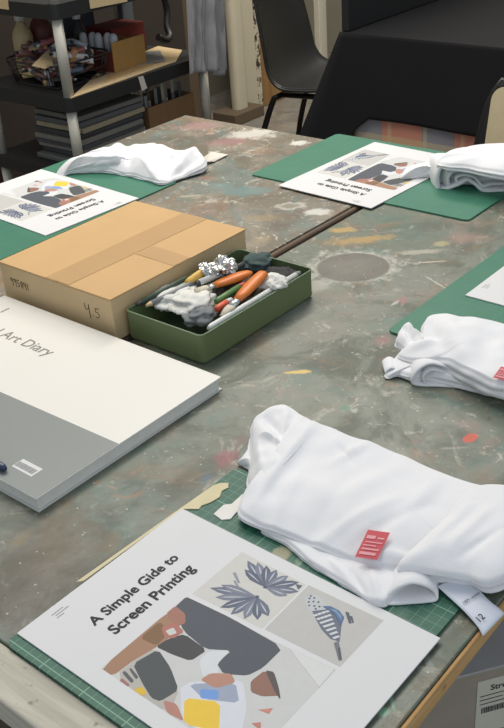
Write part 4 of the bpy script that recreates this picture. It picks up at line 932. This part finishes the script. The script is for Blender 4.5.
# dark hose hanging by the shelves
bm = B_(); bm_tube(bm, spline([(2.3474, 2.3500, 0.8494), (2.3580, 2.3500, 0.7981), (2.3404, 2.3400, 0.7519), (2.3293, 2.3200, 0.7241), (2.2992, 2.3100, 0.7183), (2.2649, 2.3100, 0.7346)], 40, False), .011, 12)
tag(obj('rubber_hose', bm, BLACK_PLASTIC, None, (2.25, 2.35, .8)), 'black hose end hanging left of the grey garment', 'hose')

# ------------------------------------------------------------------ hanging garment
gm = thing('grey_trousers', 'grey cloth trousers hanging over the right end of the shelves', 'trousers', (2.2, 2.05, .85))
def drape(xs_top, xs_bot, ztop, zbot, y, th, folds, seed):
    bm = B_(); n, m = 44, 40; F = []; K_ = []
    for j in range(m+1):
        t = j/m; R, Q = [], []
        xa = xs_top[0]+(xs_bot[0]-xs_top[0])*t; xb = xs_top[1]+(xs_bot[1]-xs_top[1])*t
        for i in range(n+1):
            s = i/n; x = xa+(xb-xa)*s; z = ztop+(zbot-ztop)*t+.006*math.sin(s*3+seed)*t
            r = th*math.sqrt(max(0.02, 1-(2*s-1)**2))
            w_ = .008*math.sin(folds*PI*s+seed+1.2*t)+.005*noise.noise(Vector((s*6, t*7, seed)))+.006*noise.noise(Vector((s*2, t*5, seed+4)))
            R.append(bm.verts.new((x, y-r-w_, z))); Q.append(bm.verts.new((x, y+r*.7, z)))
        F.append(R); K_.append(Q)
    for j in range(m):
        for i in range(n):
            bm.faces.new((F[j][i], F[j+1][i], F[j+1][i+1], F[j][i+1])).smooth = True
            bm.faces.new((K_[j][i], K_[j][i+1], K_[j+1][i+1], K_[j+1][i])).smooth = True
        bm.faces.new((F[j][0], K_[j][0], K_[j+1][0], F[j+1][0])); bm.faces.new((F[j][n], F[j+1][n], K_[j+1][n], K_[j][n]))
    for i in range(n):
        bm.faces.new((F[m][i], K_[m][i], K_[m][i+1], F[m][i+1])); bm.faces.new((F[0][i], F[0][i+1], K_[0][i+1], K_[0][i]))
    return bm
obj('trouser_leg', drape((2.137, 2.192), (2.110, 2.166), 1.06, ZS-.03, 2.035, .012, 2.0, 1.), DENIM, gm)
obj('trouser_leg', drape((2.187, 2.245), (2.166, 2.228), 1.06, ZS-.035, 2.025, .012, 3.0, 2.), DENIM, gm)
obj('waist_panel', drape((2.236, 2.31), (2.224, 2.288), 1.06, ZS-.055, 2.045, .012, 2.2, 3.4), DENIM, gm)
obj('waistband', drape((2.14, 2.315), (2.14, 2.315), 1.12, 1.055, 2.035, .014, 3., 1.), DENIM, gm)

bm = B_(); bm_tube(bm, spline([(2.235,2.086,1.15),(2.235,2.06,1.15),(2.235,2.035,1.13),(2.235,2.035,1.10)], 14, False), .004, 8); obj('hook', bm, BLACK_METAL, gm)

# ------------------------------------------------------------------ boards against the back wall
def board(name, label, x0, x1, y0, y1, h, m, lean=.0, bev=.004, cat='board'):
    bm = B_(); bm_box(bm, (x0, y0, 0), (x1, y1, h), bev=bev)
    for v in bm.verts: v.co.y += lean*v.co.z
    return tag(obj(name, bm, m, None, ((x0+x1)/2, y0, 0)), label, cat)
bm = B_()
bm_prism(bm, rounded(3.575, 3.14, 3.66, 3.20, .026, 6), .055, 2.1); tag(obj('rounded_board', bm, CREAM_BOARD, None, (3.62, 3.17, .055)), 'tall cream rounded board standing beside the grey trousers', 'board')
bm = B_(); bm_box(bm, (3.50, 3.10, 0), (3.72, 3.25, .054), bev=.004); tag(obj('wooden_plinth', bm, mat('dull_brown_wood', (92, 78, 60), .8), None, (3.6, 3.17, 0)), 'low brown wooden block under the tall cream board', 'block')
bm = B_(); bm_prism(bm, rounded(3.655, 3.21, 3.71, 3.25, .018, 5), .055, 2.1); tag(obj('thin_board', bm, CREAM_BOARD, None, (3.68, 3.23, .055)), 'narrow cream board between the rounded board and the flaking one', 'board')
FL = bpy.data.materials.new('flaking_paint'); FL.use_nodes = True; kk = NT(FL)
tc = kk.n('ShaderNodeTexCoord'); nn = kk.noise(tc.outputs['Object'], 16, 5, .7)
kk.l(kk.mix(kk.ramp(nn.outputs['Fac'], .5, .54), lin((190, 182, 160)), lin((54, 36, 28))), kk.b.inputs['Base Color']); kk.b.inputs['Roughness'].default_value = .8
board('white_board', 'wide cream board leaning by the brown plywood sheet', 3.715, 3.80, 3.20, 3.24, 2.1, CREAM_BOARD)
board('flaking_post', 'tall post with flaking dark and cream paint', 3.80, 3.835, 3.20, 3.27, 2.1, FL, 0, .002, 'post')
board('plywood_sheet', 'brown plywood sheet standing behind the black chair', 3.84, 4.02, 3.20, 3.222, 2.1, PLY)
board('dark_backboard', 'dark brown board standing against the back wall', 2.95, 3.52, 3.30, 3.34, 1.9, mat('umber_panel', (86, 70, 54), .8, var=.1, scale=8))
board('hardboard_sheet', 'off-white panel standing against the wall behind the black chair', 4.05, 4.33, 3.34, 3.37, 2.1, mat('off_white_panel', (176, 172, 160), .7, var=.05, scale=6))
board('dark_crossbar', 'dark brown bar across the off-white panel', 4.06, 4.30, 3.309, 3.3395, .46, DARK_WOOD)
bm = bpy.data.objects['dark_crossbar']
for v in bm.data.vertices:
    if v.co.z < .2: v.co.z = .37
for i, (x, lab) in enumerate(((4.31, 'first'), (4.355, 'second'), (4.395, 'third'))):
    board('white_batten', '%s white wooden batten from the left, upright behind the black chair' % lab, x, x+.036, 3.18+.02*i, 3.215+.02*i, 2.1, mat('white_timber', (196, 190, 172), .7, var=.06), 0, .003, 'batten')

# ------------------------------------------------------------------ black plastic chair
def SS(f):
    g = max(0, min(1, (f-.25)/.45)); return g*g*(3-2*g)
def make_chair(label, loc, rot, group):
    t = thing('plastic_chair', label, 'chair', (0,0,0), group)
    prof = spline([(0,-.255,.84),(0,-.235,.74),(0,-.205,.60),(0,-.175,.50),(0,-.12,.445),(0,-.02,.435),(0,.10,.445),(0,.18,.45),(0,.215,.44),(0,.225,.42)], 34, False)
    bm = B_(); n = 20; rows = []
    for j, p in enumerate(prof):
        f = j/33; hw = .17+.045*math.sin(min(1, f*1.5)*PI/2)
        if f < .12: hw *= .80+.20*math.sin(f/.12*PI/2)
        if f > .92: hw *= 1-.06*(f-.92)/.08
        R = []
        for i in range(n+1):
            s = 2*i/n-1; e = abs(s)**3
            g_ = max(0, min(1, (f-.25)/.45)); g_ = g_*g_*(3-2*g_); up = .030*e*(.3+.7*g_); fw = .045*(s*s)*(1-.7*g_)
            R.append(bm.verts.new((s*hw, p.y+fw, p.z+up-(.03*s*s if f < .03 else 0))))
        rows.append(R)
    for A, Bq in zip(rows, rows[1:]):
        for i in range(n): bm.faces.new((A[i], Bq[i], Bq[i+1], A[i+1])).smooth = True
    # turned-down rim
    o = obj('shell', bm, CHAIR_PLASTIC, t, local=True); sm = o.modifiers.new('thickness', 'SOLIDIFY'); sm.thickness = .006
    bm = B_(); path = [r[0].co.copy() if 0 else None for r in rows]
    edge = [(-(.17+.045*math.sin(min(1, (j/33)*1.5)*PI/2))*(1 if .12 <= j/33 <= .92 else (.80+.20*math.sin(j/33/.12*PI/2) if j/33 < .12 else 1-.06*(j/33-.92)/.08)), prof[j].y+.045*(1-.7*SS(j/33)), prof[j].z+.030*(.3+.7*SS(j/33))-.004-(.03 if j == 0 else 0)) for j in range(34)]
    bm_tube(bm, edge+[(-x, y, z) for x, y, z in reversed(edge)], .0055, 8, closed=True)
    obj('rim', bm, CHAIR_PLASTIC, t, local=True)
    for sx in (-1, 1):
        for sy in (-1, 1):
            bm = B_(); bm_tube(bm, spline([(sx*.15, sy*.12, .425), (sx*.165, sy*.15, .405), (sx*.19, sy*.215, .2), (sx*.21, sy*.25, .0)], 14, False), .011, 12); obj('leg', bm, BLACK_METAL, t, local=True)
    bm = B_()
    for sx in (-1, 1): bm_tube(bm, [(sx*.15, -.12, .425), (sx*.15, .12, .425)], .010, 10)
    for sy in (-1, 1): bm_tube(bm, [(-.15, sy*.12, .425), (.15, sy*.12, .425)], .010, 10)
    obj('seat_frame', bm, BLACK_METAL, t, local=True)
    t.location = loc; t.rotation_euler = (0, 0, rot)
    return t
CG = 'black plastic chairs'
ch = make_chair('black plastic chair with tall curved back beside the black-clothed table', (2.978, 2.165, 0), PI+.22, CG)
dup(ch, (1.70, .78, -.0), PI/2+.02, 'black chair at the right edge with a cream board against its back')
bm = B_(); pts = rounded(-.19, -.19, .19, .19, .03, 5); bm_prism(bm, pts, 0, .022)
for v in bm.verts: v.co = Vector((v.co.z, v.co.x, v.co.y))
bmesh.ops.rotate(bm, cent=(0,0,0), matrix=Matrix.Rotation(.20, 3, 'Y'), verts=bm.verts)
o = obj('cream_board', bm, mat('cream_cushion', (206, 188, 150), .8, var=.06, scale=50, bump=.2), None, (1.852+.2, .712, .65), local=True)
o.location = (1.838, .752, .638)
tag(o, 'cream rounded board leaning on the black chair at the right edge', 'board')

# ------------------------------------------------------------------ black-clothed table
bt = thing('display_table', 'table hidden under a black cloth at the back right', 'table', (2.85, 1.1, 0))
bm = B_(); bm_box(bm, (2.50, .35, .715), (3.2, 1.735, .738), bev=.002); obj('tabletop', bm, DARK_WOOD, bt)
for x in (2.54, 3.12):
    for y in (.39, 1.66):
        bm = B_(); bm_box(bm, (x, y, 0), (x+.04, y+.04, .714)); obj('leg', bm, DARK_WOOD, bt)
def drop_cloth(name, x0, x1, y0, y1, z, hem, m, label, flare, seed, amp, fl):
    """tablecloth: flat top, front and left drops with soft folds; hem(t) gives the lower edge along the front"""
    bm = B_(); nu, nv, nd = 14, 60, 24
    def front(i, k):
        t = i/nv; y = y1+(y0-y1)*t; zb = hem(t); s = k/nd
        out = flare*s+amp*s*math.sin(t*23+seed)+amp*.6*s*noise.noise(Vector((t*9, s*2, seed)))
        yy = y+fl*s*max(0, 1-t/.10)**1.5
        return (x0-.004-out, yy, z+(zb-z)*s)
    def left(i, k):
        t = i/nu; x = x0+(x1-x0)*t; zb = hem(0); s = k/nd
        out = fl*s*(1 if i == 0 else 1-.6*t)+amp*s*math.sin(t*14+seed)*(0 if i == 0 else 1)
        xx = x-(.004+flare*s+amp*s*math.sin(seed)+amp*.6*s*noise.noise(Vector((0, s*2, seed))) if i == 0 else 0)
        return (xx, y1+out, z+(zb-z)*s)
    G = {}
    def V(key, p):
        if key not in G: G[key] = bm.verts.new(p)
        return G[key]
    fr = [[bm.verts.new(front(i, k)) for k in range(nd+1)] for i in range(nv+1)]
    lf = [fr[0]]+[[bm.verts.new(left(i, k)) for k in range(nd+1)] for i in range(1, nu+1)]
    for g_ in (fr, lf):
        for A, Bq in zip(g_, g_[1:]):
            for k in range(nd): bm.faces.new((A[k], Bq[k], Bq[k+1], A[k+1])).smooth = True
    far = [bm.verts.new((x1, y1+(y0-y1)*i/nv, z)) for i in range(nv+1)]
    tp = [[fr[i][0]]+[None]*0+[far[i]] for i in range(nv+1)]
    lt = [c[0] for c in lf]
    # top as one face fan along the left edge, quads elsewhere
    for i in range(1, nv):
        bm.faces.new((fr[i][0], fr[i+1][0], far[i+1], far[i]))
    bm.faces.new([fr[0][0], fr[1][0], far[1]]+list(reversed(lt[1:])))
    bmesh.ops.delete(bm, geom=[far[0]], context='VERTS')
    o = obj(name, bm, m, None, (x0, y1, z)); sm = o.modifiers.new('thickness', 'SOLIDIFY'); sm.thickness = .003; sm.offset = -1
    return tag(o, label, 'tablecloth')
def hem_black(t):
    return .500+.004*math.sin(t*9)-.14*max(0, min(1, (.072-t)/.02))
drop_cloth('black_tablecloth', 2.478, 3.22, .33, 1.752, .752, hem_black, BLACK_CLOTH, 'black cloth covering the back right table, hanging almost to knee height', .006, 1., .004, .19)
drop_cloth('plaid_tablecloth', 2.490, 3.21, .34, 1.715, .7425, lambda t: .32, plaid_material('faded_plaid'), 'faded pink and blue plaid cloth showing below the black cloth', .002, 2., .002, .004)
bm = B_(); bm_box(bm, (2.481, 1.724, .7535), (3.19, 1.749, 1.75), bev=.003)
pb = obj('display_board', bm, mat('matt_black_board', (30, 29, 29), .8, var=.1), None, (2.85, 1.73, .7535)); tag(pb, 'tall black display board standing along the left edge of the black-clothed table', 'board')

# ------------------------------------------------------------------ box under the table, with printed label
bt0, bt1 = Vector((0.8843, 0.4183, 0.3000)), Vector((0.9160, 0.3956, 0.3000))
ex = (bt1-bt0); ex.z = 0; ex.normalize(); ey = Vector((-ex.y, ex.x, 0)); 
if ey.dot(Vector((.7,.6,0))) < 0: ey = -ey
bb = thing('storage_box', 'grey-brown cardboard box with a white printed label under the front table', 'box', (bt0.x, bt0.y, 0))
TB = Matrix(((ex.x, ey.x, 0, 0), (ex.y, ey.y, 0, 0), (0, 0, 1, 0), (0, 0, 0, 1)))
bm = B_(); bm_box(bm, (-.10, .0012, 0), (.30, .24, .318), bev=.003); bmesh.ops.transform(bm, matrix=TB, verts=bm.verts)
obj('body', bm, mat('grey_card', (158, 148, 132), .8, var=.14, scale=14), bb, local=True)
bm = B_(); bm_box(bm, (-.101, 0, .3182), (.301, .241, .322), bev=.001); bmesh.ops.transform(bm, matrix=TB, verts=bm.verts)
obj('lid', bm, mat('grey_lid', (172, 170, 168), .7, var=.12, scale=14), bb, local=True)
bm = B_(); bm_box(bm, (0, .0002, .195), (.10, .0008, .3005)); bmesh.ops.transform(bm, matrix=TB, verts=bm.verts)
lb = obj('box_label', bm, mat('label_paper', (206, 204, 186), .7, var=.03), bb, local=True, label='white printed label')
LT = lambda x, z: TB @ Matrix.Translation((x, -.0002, z)) @ Matrix.Rotation(PI/2, 4, 'X')
lettering('printed_word', 'Stre', .024, LT(.020, .279), INK, lb, .02)
bm = B_()
for z_, x0, x1 in ((.270,.005,.05), (.262,.005,.04), (.254,.005,.06)): bm_box(bm, (x0, -.0004, z_), (x1, -.0001, z_+.0012))
x = .008
for i in range(26):
    w_ = random.choice((.0008, .0012, .002)); bm_box(bm, (x, -.0004, .236), (x+w_, -.0001, .247)); x += w_+.0011
bmesh.ops.transform(bm, matrix=TB, verts=bm.verts); obj('barcode', bm, INK, lb, local=True)

# ------------------------------------------------------------------ light
wd = bpy.data.worlds.new('studio_daylight'); SC.world = wd; wd.use_nodes = True
bg = wd.node_tree.nodes['Background']; bg.inputs[0].default_value = (.82, .90, 1.0, 1); bg.inputs[1].default_value = .40
def area(name, loc, target, sx, sy, power, col):
    l = bpy.data.lights.new(name, 'AREA'); l.shape = 'RECTANGLE'; l.size = sx; l.size_y = sy; l.energy = power; l.color = col
    o = bpy.data.objects.new(name, l); COL.objects.link(o); o.location = loc
    o.rotation_euler = (Vector(target)-Vector(loc)).to_track_quat('-Z', 'Y').to_euler(); return o
area('skylight', (1.35, 1.75, 2.8), (.95, .75, .75), 1.6, 1.1, 34, (1.0, .955, .88))
area('side_window', (-.4, -1.6, 2.0), (1.0, .8, .75), 1.6, 1.2, 7, (.80, .90, 1.0))

area('back_fill_light', (3.0, 2.0, 2.9), (3.4, 3.0, .6), 1.2, .6, 60, (1.0, .93, .82))  # added fill light that brightens the boards at the back

# ------------------------------------------------------------------ camera
cam = bpy.data.cameras.new('camera'); co = bpy.data.objects.new('camera', cam); COL.objects.link(co)
F_PX = 980.816
cam.sensor_width = 36; cam.sensor_fit = 'AUTO'; cam.lens = F_PX/728*36
cam.shift_x = 0; cam.shift_y = -13.567/728
R = Vector((0.634559,-0.770079,-0.065683)); U = Vector((0.414094,0.266999,0.870194)); Fw = Vector((0.652581,0.579388,-0.488311))
co.matrix_world = Matrix(((R.x, U.x, -Fw.x, 0), (R.y, U.y, -Fw.y, 0), (R.z, U.z, -Fw.z, TT+.6225), (0, 0, 0, 1)))
cam.clip_start = .02
SC.camera = co
vs_ = SC.view_settings; vs_.view_transform = 'Standard'; vs_.look = 'None'; vs_.gamma = 1; vs_.use_curve_mapping = False; vs_.exposure = .34
